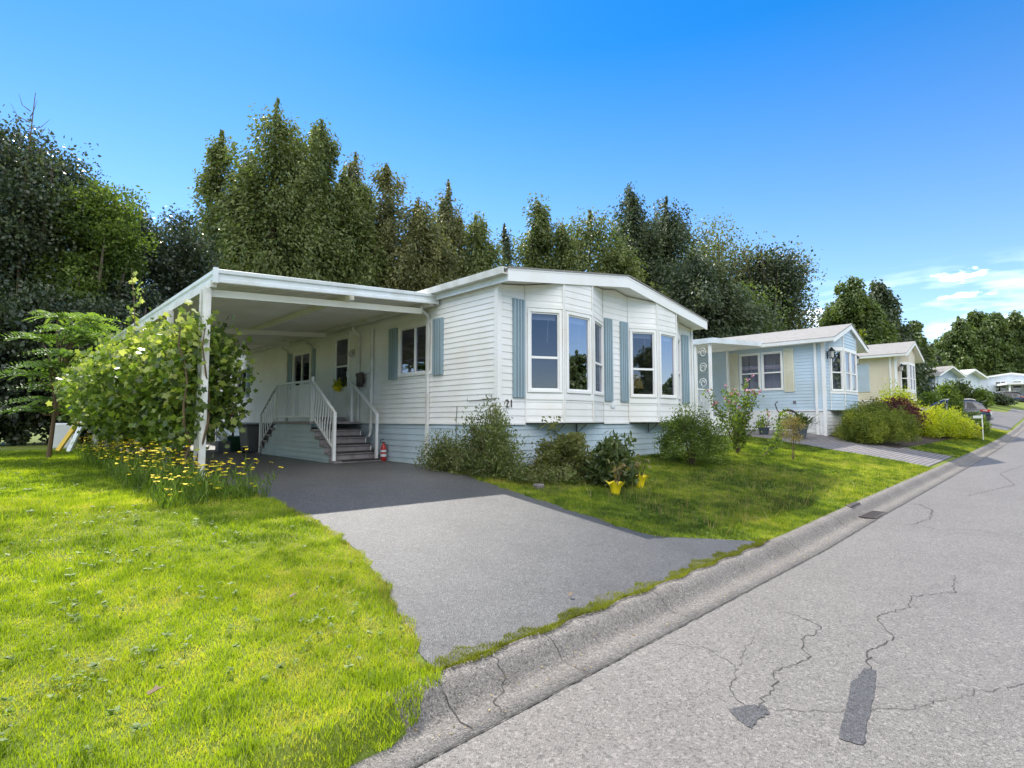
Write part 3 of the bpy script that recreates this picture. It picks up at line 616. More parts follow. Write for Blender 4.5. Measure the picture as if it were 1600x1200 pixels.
# roof
def rtop(x): return 4.09+(4.62-4.09)*(1-abs(x-PX)/(PX-6.19))
RY0, RY1 = 6.50, 23.4
m = MB(); m.prism([(6.19, 3.88), (PX, 4.38), (13.37, 3.88), (13.37, 4.06), (PX, 4.585), (6.19, 4.06)], RY0+.03, RY1, 1); soff = m.build('soffit', 'trim', H)
m = MB(); m.prism([(6.17, 4.063), (6.17, 4.088), (PX, 4.615), (13.39, 4.088), (13.39, 4.063), (PX, 4.59)], RY0-.02, RY1+.02, 1); rf = m.build('roof', 'shingle', H)
m = MB()
for (xa, za), (xb, zb) in (((6.19, 3.845), (PX, 4.345)), ((PX, 4.345), (13.37, 3.845))):
    m.add([(xa, RY0, za), (xb, RY0, zb), (xb, RY0+.028, zb), (xa, RY0+.028, za), (xa, RY0, za+.225), (xb, RY0, zb+.243), (xb, RY0+.028, zb+.243), (xa, RY0+.028, za+.225)], [(0, 3, 2, 1), (4, 5, 6, 7), (0, 1, 5, 4), (1, 2, 6, 5), (2, 3, 7, 6), (3, 0, 4, 7)])
    m.add([(xa, RY0-.006, za+.19), (xb, RY0-.006, zb+.208), (xb, RY0-.001, zb+.208), (xa, RY0-.001, za+.19), (xa, RY0-.006, za+.228), (xb, RY0-.006, zb+.246), (xb, RY0-.001, zb+.246), (xa, RY0-.001, za+.228)], [(0, 3, 2, 1), (4, 5, 6, 7), (0, 1, 5, 4), (1, 2, 6, 5), (2, 3, 7, 6), (3, 0, 4, 7)])
m.build('fascia', 'trim', H)
m = MB(); m.prism([(6.06, 3.955), (6.05, 4.07), (6.165, 4.07), (6.165, 4.05), (6.085, 4.05), (6.09, 3.975), (6.186, 3.975), (6.186, 3.955)], RY0+.0, 23.3, 1); m.build('gutter', 'trimold', H)
m = MB(); m.box((6.187, RY0+.0, 3.845), (6.19-.0005, 23.3, 3.952)); m.build('eave_fascia', 'alu', H)
# bow windows
ztp = 3.57; zbt = 1.97
for bi_, (xa, xb, xc, xd) in enumerate(bays):
    pts = [(xa, HY0), (xb, HY0-.35), (xc, HY0-.35), (xd, HY0)]
    bay = None; mb = MB(); fr = MB(); segs = []
    for k in range(3):
        p, q = Vector(pts[k]), Vector(pts[k+1]); L = (q-p).length; d = (q-p)/L; n = Vector((d.y, -d.x))
        mg = .045 if k != 1 else .06
        mb.siding(p, q, ZS-.0, 4.7, n, .125, [(mg, L-mg, zbt+.03, ztp-.03)], lap=.007); segs.append((p, q, n, L, d, mg))
        fr.obox(p+d*.001, p+d*.022, ZS, 4.7, .012, .024, n); fr.obox(q-d*.022, q-d*.001, ZS, 4.7, .012, .024, n)
        fr.obox(p+d*.022, q-d*.022, ztp, ztp+.075, .003, .02, n); fr.obox(p+d*.022, q-d*.022, zbt-.10, zbt, .003, .02, n)
        fr.obox(p+d*.022, q-d*.022, ZS, ZS+.03, .012, .022, n)
    bay = mb.build('bow_bay', 'vinyl', H, clip=clipg); fr.build('bay_trim', 'trim', bay, clip=clipg)
    m = MB(); m.prism(pts, ZS-.012, ZS-.002); m.build('bay_floor', 'trim', bay)
    for x in (xb+.1, xc-.1):
        m = MB(); m.box((x-.015, HY0-.30, ZS-.035), (x+.015, HY0+.02, ZS-.013)); m.box((x-.01, HY0-.03, ZS-.25), (x+.01, HY0-.005, ZS-.035)); m.tube([(x, HY0-.27, ZS-.03), (x, HY0-.03, ZS-.22)], .008, 6); m.build('bracket', 'greyp', bay)
    for k, (p, q, n, L, d, mg) in enumerate(segs):
        window(H, p+d*mg, q-d*mg, zbt+.03, ztp-.03, n, [] if k == 1 else [('h', .42)], .055, blind=.13 if k < 2 else .07)
for (a, b) in ((6.655, 6.955), (9.375, 9.655), (9.965, 10.255), (12.68, 13.02)): shutter(H, (a, HY0), (b, HY0), 1.90, 3.68, nS)
# side windows
for i, (a, b, c, d) in enumerate(side_open):
    if i == 1: continue
    window(H, (HX0, a), (HX0, b), c, d, nW, [('v', .5)], .06, curtain=(.0, 1.0) if i == 9 else None, blind=.0)
    w_ = .33 if i < 2 else .26
    shutter(H, (HX0, a-w_-.03), (HX0, a-.03), c-.03, d+.0, nW); shutter(H, (HX0, b+.03), (HX0, b+.03+w_), c-.03, d, nW)
# front door with glazed upper half
a, b, c, d = side_open[1]
m = MB(); m.box((HX0-.05, a, c), (HX0+.05, a+.05, d)); m.box((HX0-.05, b-.05, c), (HX0+.05, b, d)); m.box((HX0-.05, a+.05, d-.05), (HX0+.05, b-.05, d)); m.build('door_frame', 'trim', H)
m = MB(); x = HX0-.02; a2, b2 = a+.053, b-.053
m.box((x, a2, c), (x+.035, a2+.1, d-.055)); m.box((x, b2-.1, c), (x+.035, b2, d-.055)); m.box((x, a2+.1, c), (x+.035, b2-.1, c+.72)); m.box((x, a2+.1, d-.17), (x+.035, b2-.1, d-.055)); m.box((x, a2+.1, c+1.22), (x+.03, b2-.1, c+1.26))
dr = m.build('door', 'trim', H); bevel(dr, .006, 1)
m = MB(); m.box((x+.012, a2+.1, c+.72), (x+.018, b2-.1, c+1.22)); m.box((x+.012, a2+.1, c+1.26), (x+.018, b2-.1, d-.17)); m.build('glass_pane', 'glass', dr)
m = MB(); 
for i in range(9):
    yy = a2+.12+i*(b2-a2-.24)/8; m.box((x+.03, yy-.004, c+.72), (x+.035, yy+.004, c+1.7))
m.build('door_grille', 'alu', dr)
m = MB(); m.tube([(x-.03, a2+.05, c+.95), (x-.03, a2+.05, c+1.1)], .012, 8); m.build('handle', 'chrome', dr)
for y in (11.75, 14.38, 16.05): downspout(H, HX0, y, 1.4 if y < 14 else .68, 3.48)
downspout(H, HX0, 8.92, .68, 3.55)
m = MB(); m.box((HX0-.09, 11.085, 1.28), (HX0-.025, 11.155, 3.60)); m.tube([(HX0-.058, 11.12, 1.3), (HX0-.058, 11.12, 1.2), (HX0-.10, 11.12, 1.12)], .03, 8); bevel(m.build('conduit', 'trimold', H), .01)
# crawl space hatch, number, details
m = MB(); m.box((HX0-.012, 8.08, .70), (HX0+.02, 8.84, 1.36)); m.box((HX0-.03, 8.05, .68), (HX0-.012, 8.10, 1.38)); m.box((HX0-.03, 8.82, .68), (HX0-.012, 8.87, 1.38)); m.box((HX0-.03, 8.1, 1.335), (HX0-.012, 8.82, 1.38))
for i in range(5): m.box((HX0-.02, 8.12, .75+i*.118), (HX0-.012, 8.80, .85+i*.118))
m.build('crawlspace_hatch', 'blueskirt', H)
def text(name, body, size, loc, rot, mat, parent=None, ext=.004):
    cu = bpy.data.curves.new(name, 'FONT'); cu.body = body; cu.size = size; cu.extrude = ext
    tmp = bpy.data.objects.new('tmp', cu); me = bpy.data.meshes.new_from_object(tmp); bpy.data.objects.remove(tmp)
    me.materials.append(MAT[mat]); o = bpy.data.objects.new(name, me); COL.objects.link(o)
    off = WL.get(parent.name, (0, 0, 0)) if parent else (0, 0, 0)
    o.location = Vector(loc)-Vector(off); o.rotation_euler = rot
    if parent: o.parent = parent; WL[o.name] = off
    return o
text('house_number', '21', .20, (6.47, HY0-.022, 1.72), (R(90), 0, 0), 'brown', H)
m = MB(); m.tube([(HX0-.03, 7.0, 1.87), (HX0-.035, 7.62, 1.84), (HX0-.05, 7.66, 1.84), (HX0-.05, 7.66, 1.93)], .007, 6); m.tube([(HX0-.03, 7.05, 1.87), (HX0, 7.05, 1.87)], .008, 6); tag(m.build('hose_hook', 'black', H), None)
m = MB(); m.tube([(HX0-.02, 8.0, .75), (HX0-.02, 8.02, 1.5), (HX0-.02, 8.0, 1.75)], .006, 5); m.build('cable', 'greyp', H)
m = MB(); m.box((HX0-.05, 12.0, 3.1), (HX0-.015, 12.1, 3.22)); m.lathe((HX0-.10, 12.05, 3.03), [(.02, .14), (.05, .1), (.055, .02), (.03, 0)], 10); m.build('wall_lamp', 'lampglass', H)
m = MB(); m.box((9.60, HY0-.03, 1.76), (9.75, HY0-.014, 1.82)); m.build('outlet_cover', 'alu', H)

mbx = MB(); mbx.box((HX0-.13, 11.42, 2.27), (HX0-.085, 11.70, 2.58)); mbx.box((HX0-.145, 11.41, 2.52), (HX0-.08, 11.71, 2.60)); mbx.box((HX0-.085, 11.5, 2.35), (HX0-.016, 11.62, 2.5))
o = bevel(mbx.build('mailbox', 'brown'), .006); tag(o, 'small dark brown mailbox on the white wall beside the front door', 'mailbox')
# yellow flower basket on the door
t = thing('door_basket', 'basket of yellow flowers hanging on the glazed front door', 'flower basket', (HX0-.09, 12.66, 2.25))
m = MB(); m.lathe((HX0-.12, 12.66, 2.20), [(.05, 0), (.10, .08), (.11, .12), (.09, .12)], 12); m.tube([(HX0-.12, 12.57, 2.3), (HX0-.07, 12.66, 2.56), (HX0-.12, 12.75, 2.3)], .006, 6); m.build('basket', 'yplastic', t)
rs = np.random.RandomState(7); c = np.array([HX0-.13, 12.66, 2.36]); leafobj('flowers', 'gold_leaf', t, c+rs.normal(size=(260, 3))*[.03, .11, .06], rs.normal(size=(260, 3)), .045, .8, .6+.4*rs.rand(260), 'star', 3)

# ------------------------------------------------------------------ carport
CX0, CX1, CY0, CY1 = 2.30, 6.24, 8.60, 19.8
CP = thing('carport', 'white flat-roofed metal carport with ribbed ceiling attached to the mobile home', 'carport', (2.25, 8.7, .6))
zc = lambda x: 3.56+(x-CX0)/(CX1-CX0)*.27            # underside of the deck, rising to the house
m = MB(); xs = [CX0+.02, CX1]; y = CY0+.04; pts = []
while y < CY1-.04: pts += [(y, 0), (y+.075, 0), (y+.082, .045), (y+.118, .045), (y+.125, 0)]; y += .13
for (y, h) in pts:
    for x in xs: m.v.append((x, y, zc(x)+h))
for (y, h) in pts:
    for x in xs: m.v.append((x, y, zc(x)+h+.012))
k = len(pts)
for i in range(k-1): m.f += [(2*i, 2*i+1, 2*i+3, 2*i+2), (2*k+2*i, 2*k+2*i+2, 2*k+2*i+3, 2*k+2*i+1)]
m.build('roof_deck', 'deckm', CP)
def fprof(out):   # stepped fascia profile (offset outwards, height)
    return [(0, .02), (-.035*out, .0), (-.04*out, .01), (-.04*out, .055), (-.022*out, .065), (-.022*out, .125), (-.05*out, .14), (-.055*out, .19), (-.03*out, .20), (-.0, .205)]
for nm, P0, P1, ax in (('fascia', (CX0, CY0), (CX1, CY0), 0), ('fascia', (CX0, CY0), (CX0, CY1), 1), ('fascia', (CX0, CY1), (CX1, CY1), 2)):
    m = MB(); pr = fprof(1)
    for end, (px_, py_) in enumerate((P0, P1)):
        zb = zc(px_)-.06
        for o_, h in pr:
            if ax == 0: m.v.append((px_+(o_ if end == 0 else 0), py_+o_, zb+h))
            elif ax == 1: m.v.append((px_+o_, py_+(o_ if end == 0 else -o_), zb+h))
            else: m.v.append((px_+(o_ if end == 0 else 0), py_-o_, zb+h))
    k = len(pr); m.f = [(i, i+1, k+i+1, k+i) for i in range(k-1)]+[(k-1, 0, k, 2*k-1)]+[tuple(range(k)), tuple(range(k, 2*k))[::-1]]
    m.build(nm, 'alu', CP)
m = MB(); m.box((CX0-.062, CY0-.062, zc(CX0)-.07), (CX0-.0, CY0-.0, zc(CX0)+.155)); m.build('corner_cap', 'alu', CP); m = MB(); m.box((CX1-.01, CY0-.058, zc(CX1)-.065), (CX1+.01, CY0+.02, zc(CX1)+.15)); m.build('corner_cap', 'alu', CP)
def crossbeam(y, x0, x1, h=.11):
    m = MB(); m.obox((x0, y-.03), (x1, y-.03), zc(x0)-.115-h, zc(x0)-.115, 0, .06, (0, 1), zc(x1)-.115-h, zc(x1)-.115)
    m.obox((x0, y-.034), (x1, y-.034), zc(x0)-.115-h, zc(x0)-.10-h, 0, .003, (0, 1), zc(x1)-.115-h, zc(x1)-.10-h)
    bevel(m.build('cross_beam', 'beam', CP), .006, 1)
for y in (8.86, 13.1, 15.4, 18.3): crossbeam(y, 2.28, 6.05)
m = MB(); m.box((4.43, 8.66, zc(4.47)-.11), (4.51, 19.7, zc(4.47)-.003)); m.build('long_beam', 'beam', CP)
m = MB(); m.box((2.24, 8.68, zc(2.3)-.11), (2.32, 19.7, zc(2.3)-.003)); m.box((6.12, 8.66, zc(6.15)-.08), (6.22, 19.7, zc(6.15)-.003)); m.build('long_beam', 'trimold', CP)
for i, (y, dbl) in enumerate(((8.78, 1), (11.05, 0), (13.5, 0), (15.9, 0), (17.9, 0), (19.6, 1))):
    m = MB(); z = G(2.25, y); m.box((2.18, y-.045, z-.05), (2.27, y+.045, zc(2.3)-.115)); m.box((2.195, y-.049, z-.05), (2.255, y-.045, zc(2.3)-.12))
    if dbl: m.box((2.17, y+.12, z-.05), (2.25, y+.19, zc(2.3)-.115))
    m.box((2.15, y-.075, z-.02), (2.30, y+.075, z+.03)); bevel(m.build('post', 'trimold', CP), .006, 1)

# ------------------------------------------------------------------ porch with two flights of steps
zg = .64; LZ = 1.46; rx0, rx1 = 5.08, 6.22
PO = thing('porch', 'small raised porch with steps, white curly railing and grey-green skirting under the carport', 'porch', (5.1, 11.2, zg))
yl0, yl1 = 11.62, 13.70
m = MB(); m.siding((rx0+.02, yl0+.02), (rx0+.02, yl1), .55, LZ-.05, nW, .115)
for i in range(5):     # stepped sides under both flights
    zt = LZ-.05-(i+1)*.16
    if zt < .6: break
    ya = yl0+.02-(i+1)*.235; m.siding((rx0+.02, ya), (rx0+.02, ya+.235), .55, zt, nW, .115)
    yb = yl1+i*.235; m.siding((rx0+.02, yb), (rx0+.02, yb+.235), .55, zt, nW, .115)
m.build('skirting', 'greenskirt', PO)
m = MB(); m.box((rx0-.02, yl0-.02, LZ-.05), (rx1+.02, yl1+.02, LZ)); m.build('landing', 'wood', PO)
m = MB(); m.box((rx1-.45, 12.25, LZ+.003), (rx1-.02, 13.1, LZ+.11)); m.build('door_step', 'wood', PO)
for s_, yb in ((-1, yl0), (1, yl1)):
    for i in range(5):
        zt = LZ-(i+1)*.16; y0 = yb+s_*(i)*.235; y1 = yb+s_*(i+1)*.235+s_*.0
        if zt < .62: break
        m = MB(); m.box((rx0-.02, y0-s_*.0, zt-.045), (rx1-.05, y1+s_*.02, zt)); tr_ = m.build('tread', 'wood', PO)
        m = MB(); m.box((rx0+.14, y0+s_*.02, zt+.001), (rx1-.08, y1+s_*.024, zt+.007)); m.box((rx0+.14, y1+s_*.021, zt-.022), (rx1-.08, y1+s_*.026, zt+.0)); m.build('anti_slip_strip', 'tread', tr_)
        m = MB(); m.box((rx0+.0, y1-s_*.035, zt-.16), (rx1-.07, y1-s_*.012, zt-.047)); m.build('riser', 'wood', PO)
        m = MB(); m.box((rx1-.075, y1-s_*.04, zt-.165), (rx1-.055, y1+s_*.0, zt-.05)); m.build('stringer_edge', 'trim', PO)
def baluster(mb, x, y, z0, z1, bend, wd=.014):
    k = 9; pts = []
    for i in range(k+1):
        t_ = i/k; pts.append((x, y+bend*math.sin(t_*2*math.pi)*.5*(1 if 0 < t_ < 1 else 0), z0+(z1-z0)*t_))
    mb.tube(pts, wd, 5)
def rail_run(name, x, ya, za, yb, zb, top=.93, bot=.10, n=10, gap=None, bend=.055):
    m = MB(); s_ = 1 if yb > ya else -1
    m.obox((x-.03, ya), (x-.03, yb), za+top-.045, za+top, 0, .06, (1, 0), zb+top-.045, zb+top)
    m.obox((x-.015, ya), (x-.015, yb), za+bot, za+bot+.03, 0, .03, (1, 0), zb+bot, zb+bot+.03)
    m.build(name, 'trim', PO)
    for i in range(n):
        t_ = (i+.6)/(n+.2)
        if gap and gap[0] < t_ < gap[1]: continue
        y = ya+(yb-ya)*t_; z = za+(zb-za)*t_; b = MB(); baluster(b, x, y, z+bot+.02, z+top-.03, bend*(1 if (gap and t_ > gap[1]) or not gap else -1)); b.build('baluster', 'trim', PO)
xr = rx0+.03
rail_run('railing', xr, yl0+.06, LZ, yl1-.02, LZ, n=20, gap=(.33, .43))
y_b = yl0-4*.235-.12
rail_run('stair_railing', xr, yl0+.02, LZ-.02, y_b, LZ-5*.16+.08, n=9, bot=.13)
rail_run('stair_railing', xr, yl1+.03, LZ-.02, yl1+4*.235+.12, LZ-5*.16+.08, n=7, bot=.13)
m = MB()
for y, z, h in ((yl0+.04, LZ, 1.0), (y_b, LZ-5*.16, 1.0), (yl1+0, LZ, .95), (yl1+4*.235+.12, LZ-5*.16, .95)): 
    p = MB(); p.box((xr-.03, y-.03, z), (xr+.03, y+.03, z+h)); p.build('post', 'trim', PO)
xw = rx1-.13
rail_run('wall_railing', xw, yl0+.1, LZ, y_b, LZ-5*.16+.06, n=0, bot=.9)
for y, z, h in ((yl0+.1, LZ, .9), (y_b, LZ-5*.16, .98)):
    p = MB(); p.box((xw-.025, y-.025, z), (xw+.025, y+.025, z+h)); p.build('post', 'trim', PO)
# things near the porch
t = thing('fire_extinguisher', 'red fire extinguisher standing on the driveway at the foot of the porch steps', 'fire extinguisher', (6.22, 10.45, G(6.2, 10.45)))
m = MB(); z = G(6.2, 10.45); m.lathe((6.2, 10.45, z), [(.05, 0), (.062, .02), (.062, .28), (.045, .34), (.02, .37), (.02, .40)], 14); m.build('cylinder', 'red', t, smooth=True)
m = MB(); m.box((6.12, 10.44, z+.40), (6.23, 10.46, z+.42)); m.tube([(6.12, 10.45, z+.41), (6.13, 10.45, z+.46), (6.2, 10.45, z+.47)], .008, 6); m.tube([(6.2, 10.45, z+.39), (6.27, 10.42, z+.34), (6.27, 10.42, z+.12)], .012, 6); m.build('valve', 'black', t)
m = MB(); m.lathe((6.2, 10.45, z+.10), [(.0635, 0), (.0635, .06)], 14); m.lathe((6.2, 10.45, z+.2), [(.0635, 0), (.0635, .045)], 14); m.build('label_band', 'foam', t)
def bx_thing(name, label, cat, mat, boxes, bev=.02):
    m = MB()
    for a, b in boxes: m.box(a, b)
    o = m.build(name, mat); bevel(o, bev); tag(o, label, cat); return o
zz = G(5, 15)
t = thing('storage_bin', 'grey lidded storage bin standing at the back of the porch steps', 'bin', (5.15, 15.45, zz))
m = MB(); m.add([(4.95, 15.2, zz), (5.5, 15.2, zz), (5.5, 15.75, zz), (4.95, 15.75, zz), (4.88, 15.1, zz+.72), (5.58, 15.1, zz+.72), (5.58, 15.82, zz+.72), (4.88, 15.82, zz+.72)], [(0, 3, 2, 1), (4, 5, 6, 7), (0, 1, 5, 4), (1, 2, 6, 5), (2, 3, 7, 6), (3, 0, 4, 7)]); bevel(m.build('bin_body', 'greyp', t), .03)
m = MB(); m.box((4.84, 15.06, zz+.725), (5.62, 15.86, zz+.78)); bevel(m.build('lid', 'greyp', t), .02)
m = MB(); m.lathe((4.98, 15.05, zz+.05), [(.05, -.05), (.05, 0)], 10); m.tube([(4.86, 15.15, zz+.08), (4.80, 15.15, zz+.08)], .08, 12); m.build('wheel', 'black', t)
t = thing('hose_reel', 'garden hose reel on a dark green stand beside the house wall', 'hose reel', (4.95, 16.4, zz))
m = MB(); m.add([(4.75, 16.2, zz), (5.1, 16.2, zz), (5.1, 16.55, zz), (4.75, 16.55, zz), (4.70, 16.15, zz+.42), (5.15, 16.15, zz+.42), (5.15, 16.6, zz+.42), (4.70, 16.6, zz+.42)], [(0, 3, 2, 1), (4, 5, 6, 7), (0, 1, 5, 4), (1, 2, 6, 5), (2, 3, 7, 6), (3, 0, 4, 7)]); bevel(m.build('stand', 'green', t), .02)
m = MB()
for yy in (16.25, 16.48):
    pts = [(4.92+.21*math.cos(a), yy, zz+1.0+.21*math.sin(a)) for a in np.linspace(0, 2*math.pi, 21)]; m.tube(pts, .016, 6, cap=False)
    for a in range(3): m.tube([(4.92+.2*math.cos(a*1.05), yy, zz+1+.2*math.sin(a*1.05)), (4.92-.2*math.cos(a*1.05), yy, zz+1-.2*math.sin(a*1.05))], .01, 5)
m.tube([(4.92, 16.36, zz+.42), (4.92, 16.36, zz+1.0)], .03, 6); m.build('reel', 'brown', t)
m = MB()
for j in range(5): m.tube([(4.92+(.10+.012*j)*math.cos(a), 16.29+.035*j, zz+.95+(.12)*math.sin(a)) for a in np.linspace(0, 2*math.pi, 17)], .014, 6, cap=False)
m.build('hose', 'red', t)
t = thing('watering_can', 'white watering can on the ground beside the hose reel', 'watering can', (4.65, 16.05, zz+.42))
m = MB(); m.lathe((4.6, 16.1, zz+.30), [(.10, 0), (.11, .03), (.09, .22), (.07, .24)], 12); m.tube([(4.53, 16.05, zz+.34), (4.35, 15.95, zz+.55)], .02, 6, .03); m.tube([(4.66, 16.1, zz+.36), (4.74, 16.1, zz+.48), (4.62, 16.1, zz+.56)], .012, 6); m.build('body', 'foam', t)
m = MB(); m.box((4.45, 15.95, zz), (4.75, 16.25, zz+.30)); m.build('stool', 'greyp', t)
# table behind the vine
t = thing('patio_table', 'dark patio table partly hidden behind the grape vine inside the carport', 'table', (3.4, 15.6, zz))
m = MB(); m.box((2.8, 15.2, zz+.66), (4.0, 16.2, zz+.70)); m.build('table_top', 'black', t)
for a in (2.86, 3.9):
    for b in (15.26, 16.1): quick('leg', 'black', t, ((a, b, zz), (a+.04, b+.04, zz+.66)))
bx_thing('storage_crate', 'orange-red crate on top of the dark patio table', 'crate', 'orange', [((3.0, 15.4, zz+.703), (3.5, 15.8, zz+.93))])
bx_thing('chest_freezer', 'white boxy chest standing past the carport by the dark hedge', 'chest', 'foam', [((1.35, 21.0, .64), (1.85, 21.6, 1.40))], .04)
# ladder leaning by the hedge
def ladder(name, label, mat, bx, by, tx, ty, tz, wd, n=9):
    t = thing(name, label, 'ladder', (bx, by, G(bx, by))); z0 = G(bx, by)
    for s_ in (0, 1):
        m = MB(); a = Vector((bx, by+wd*s_, z0)); b = Vector((tx, ty+wd*s_, tz)); m.tube([a, b], .045, 4); m.build('rail', mat, t)
    m = MB()
    for i in range(n):
        q = (i+.7)/(n+.4); m.tube([(bx+(tx-bx)*q, by+(ty-by)*q, z0+(tz-z0)*q), (bx+(tx-bx)*q, by+(ty-by)*q+wd, z0+(tz-z0)*q)], .02, 6)
    m.build('rungs', 'alu', t)
ladder('ladder', 'yellow ladder leaning against the stack of boards by the carport end', 'yellow', 1.36, 19.0, 2.05, 19.0, 2.0, .4)
ladder('ladder', 'white aluminium ladder leaning beside the yellow ladder', 'alu', 1.55, 18.5, 2.12, 18.5, 2.3, .35)
for i, (x, y, a) in enumerate(((2.05, 17.0, .12), (2.08, 17.4, .08))):
    m = MB(); z = G(x, y); m.add([(x-a-.02, y, z), (x-a+.02, y, z), (x-a+.02, y+.28, z), (x-a-.02, y+.28, z), (x, y, z+1.5), (x+.04, y, z+1.5), (x+.04, y+.28, z+1.5), (x, y+.28, z+1.5)], [(0, 3, 2, 1), (4, 5, 6, 7), (0, 1, 5, 4), (1, 2, 6, 5), (2, 3, 7, 6), (3, 0, 4, 7)])
    tag(m.build('board', 'trimold'), ['white board leaning on the carport post, nearer one', 'white board leaning behind the nearer white board'][i], 'board')

# ------------------------------------------------------------------ neighbouring homes (local frame: front faces -y, long side faces -x)
def park_home(name, label, x, y, zgr, Wd, L, rz_, wall, skirt, hs=.9, hw=2.4, pitch=.42, oh=.4, ohs=.3, spec=None, lapp=.115, roofmat='shingle', wins=(), group=None, side=None):
    t = thing(name, label, 'house', (x, y, zgr), group, local=True, rz=rz_)
    ze = hs+hw; zp = ze+pitch; cl = [((0, 0, ze), (-pitch/(Wd/2), 0, 1)), ((Wd, 0, ze), (pitch/(Wd/2), 0, 1))]
    m = MB(); fo = [(a, b, c, d) for (f, a, b, c, d, *_) in wins if f == 's']
    bb = [(a, b) for (f, a, b, c, d, *_) in wins if f == 'b']
    m.siding((0, 0), (0, L), hs, ze+.05, nW, lapp, fo); m.build('side_wall', wall, t)
    m = MB(); m.siding((Wd, L), (Wd, 0), hs, ze+.05, (1, 0), lapp*2); m.siding((Wd, L), (0, L), hs, ze+.05, (0, 1), lapp*2); m.build('rear_wall', wall, t)
    m = MB(); m.siding((0, 0), (Wd, 0), hs, zp+.2, nS, lapp, [(a, b, hs-.01, zp+.3) for a, b in bb]+[(a, b, c, d) for (f, a, b, c, d, *_) in wins if f == 'f']); m.build('front_wall', wall, t, clip=cl)
    m = MB(); m.siding((.03, .03), (.03, L), -.5, hs, nW, .13); m.siding((.03, .03), (Wd-.03, .03), -.5, hs, nS, .13); m.build('skirting', skirt, t)
    quick('floor_deck', 'dark', t, ((.03, .03, hs-.02), (Wd-.03, L, hs-.003))); quick('inner_partition', 'dark', t, ((Wd*.5, 2.6, hs), (Wd*.5+.05, L, ze-.1)), ((.1, 2.6, hs), (Wd*.5, 2.65, ze-.1)))
    s = pitch/(Wd/2)
    e0, e1, zed = -ohs, Wd+ohs, ze-ohs*s
    m = MB(); m.prism([(e0, zed), (Wd/2, zp), (e1, zed), (e1, zed+.14), (Wd/2, zp+.14), (e0, zed+.14)], -oh+.03, L+.2, 1); m.build('soffit', 'trim', t)
    m = MB(); m.prism([(e0-.03, zed+.143), (Wd/2, zp+.143), (e1+.03, zed+.143), (e1+.03, zed+.17), (Wd/2, zp+.175), (e0-.03, zed+.17)], -oh-.02, L+.22, 1); m.build('roof', roofmat, t)
    m = MB()
    for (xa, za), (xb, zb) in (((e0, zed-.03), (Wd/2, zp-.03)), ((Wd/2, zp-.03), (e1, zed-.03))):
        m.add([(xa, -oh, za), (xb, -oh, zb), (xb, -oh+.028, zb), (xa, -oh+.028, za), (xa, -oh, za+.165), (xb, -oh, zb+.165), (xb, -oh+.028, zb+.165), (xa, -oh+.028, za+.165)], [(0, 3, 2, 1), (4, 5, 6, 7), (0, 1, 5, 4), (1, 2, 6, 5), (2, 3, 7, 6), (3, 0, 4, 7)])
    m.build('fascia', 'trim', t)
    m = MB(); m.prism([(e0-.10, zed+.02), (e0-.11, zed+.13), (e0-.01, zed+.13), (e0-.01, zed+.02)], -oh+.0, L, 1); m.build('gutter', 'trim', t)
    m = MB()
    for x0, x1, y0, y1 in ((-.022, .08, -.022, -.016), (-.022, -.016, -.016, .08)): m.box((x0, y0, -.3), (x1, y1, ze))
    m.box((Wd-.08, -.022, -.3), (Wd+.022, -.016, ze)); m.box((-.016, .08, hs-.04), (-.008, L, hs)); m.build('corner_trim', 'trim', t)
    m = MB(); m.box((-.07, .22, -.2), (-.016, .30, ze-.02)); m.tube([(-.045, .26, ze-.04), (-.2, .26, ze+.0)], .034, 6); m.build('downspout', 'trim', t)
    for (f, a, b, c, d, *rest) in wins:
        dv = rest[0] if rest else []; cu = rest[1] if len(rest) > 1 else None
        if f == 's': window(t, (0, a), (0, b), c, d, nW, dv, .06, curtain=cu)
        elif f == 'f': window(t, (a, 0), (b, 0), c, d, nS, dv, .06, curtain=cu)
        else:
            w_ = b-a; pts = [(a, 0), (a+w_*.2, -.32), (b-w_*.2, -.32), (b, 0)]; mb = MB(); fr = MB(); sg = []
            for k in range(3):
                p, q = Vector(pts[k]), Vector(pts[k+1]); Ls = (q-p).length; dd = (q-p)/Ls; n = Vector((dd.y, -dd.x))
                mb.siding(p, q, hs, zp+.2, n, lapp, [(.05, Ls-.05, c, d)]); sg.append((p, q, dd, n, Ls))
                fr.obox(p, p+dd*.022, hs, zp+.1, .012, .026, n); fr.obox(q-dd*.022, q, hs, zp+.1, .012, .026, n); fr.obox(p+dd*.022, q-dd*.022, d, d+.09, .003, .022, n); fr.obox(p+dd*.022, q-dd*.022, c-.09, c, .003, .022, n)
            bay = mb.build('bay', wall, t, clip=cl); fr.build('bay_trim', 'trim', bay, clip=cl); m = MB(); m.prism(pts, hs-.012, hs-.002); m.build('bay_floor', 'trim', bay)
            for k, (p, q, dd, n, Ls) in enumerate(sg):
                if k == 1:
                    mid = p+dd*(Ls*.5); window(t, p+dd*.06, mid-dd*.02, c, d, n, [('h', .45)], .05, curtain=cu); window(t, mid+dd*.02, q-dd*.06, c, d, n, [('h', .45)], .05, curtain=cu)
                else: window(t, p+dd*.05, q-dd*.05, c, d, n, [('h', .45)], .05, curtain=cu)
    return t
z2 = .90
h2 = park_home('manufactured_house', 'light blue single-wide mobile home with cream shutters and white skirting', 20.9, 5.93, z2, 3.85, 16, 0, 'house2', 'whiteskirt', hs=.95, hw=2.42, pitch=.62, oh=.42, ohs=.3,
    wins=[('s', 1.36, 2.13, 1.69, 3.14, [('h', .46)], (0, 1)), ('s', 2.17, 2.96, 1.69, 3.14, [('h', .46)], (0, 1)), ('b', .55, 3.3, 1.62, 3.12, [], (0, 1))])
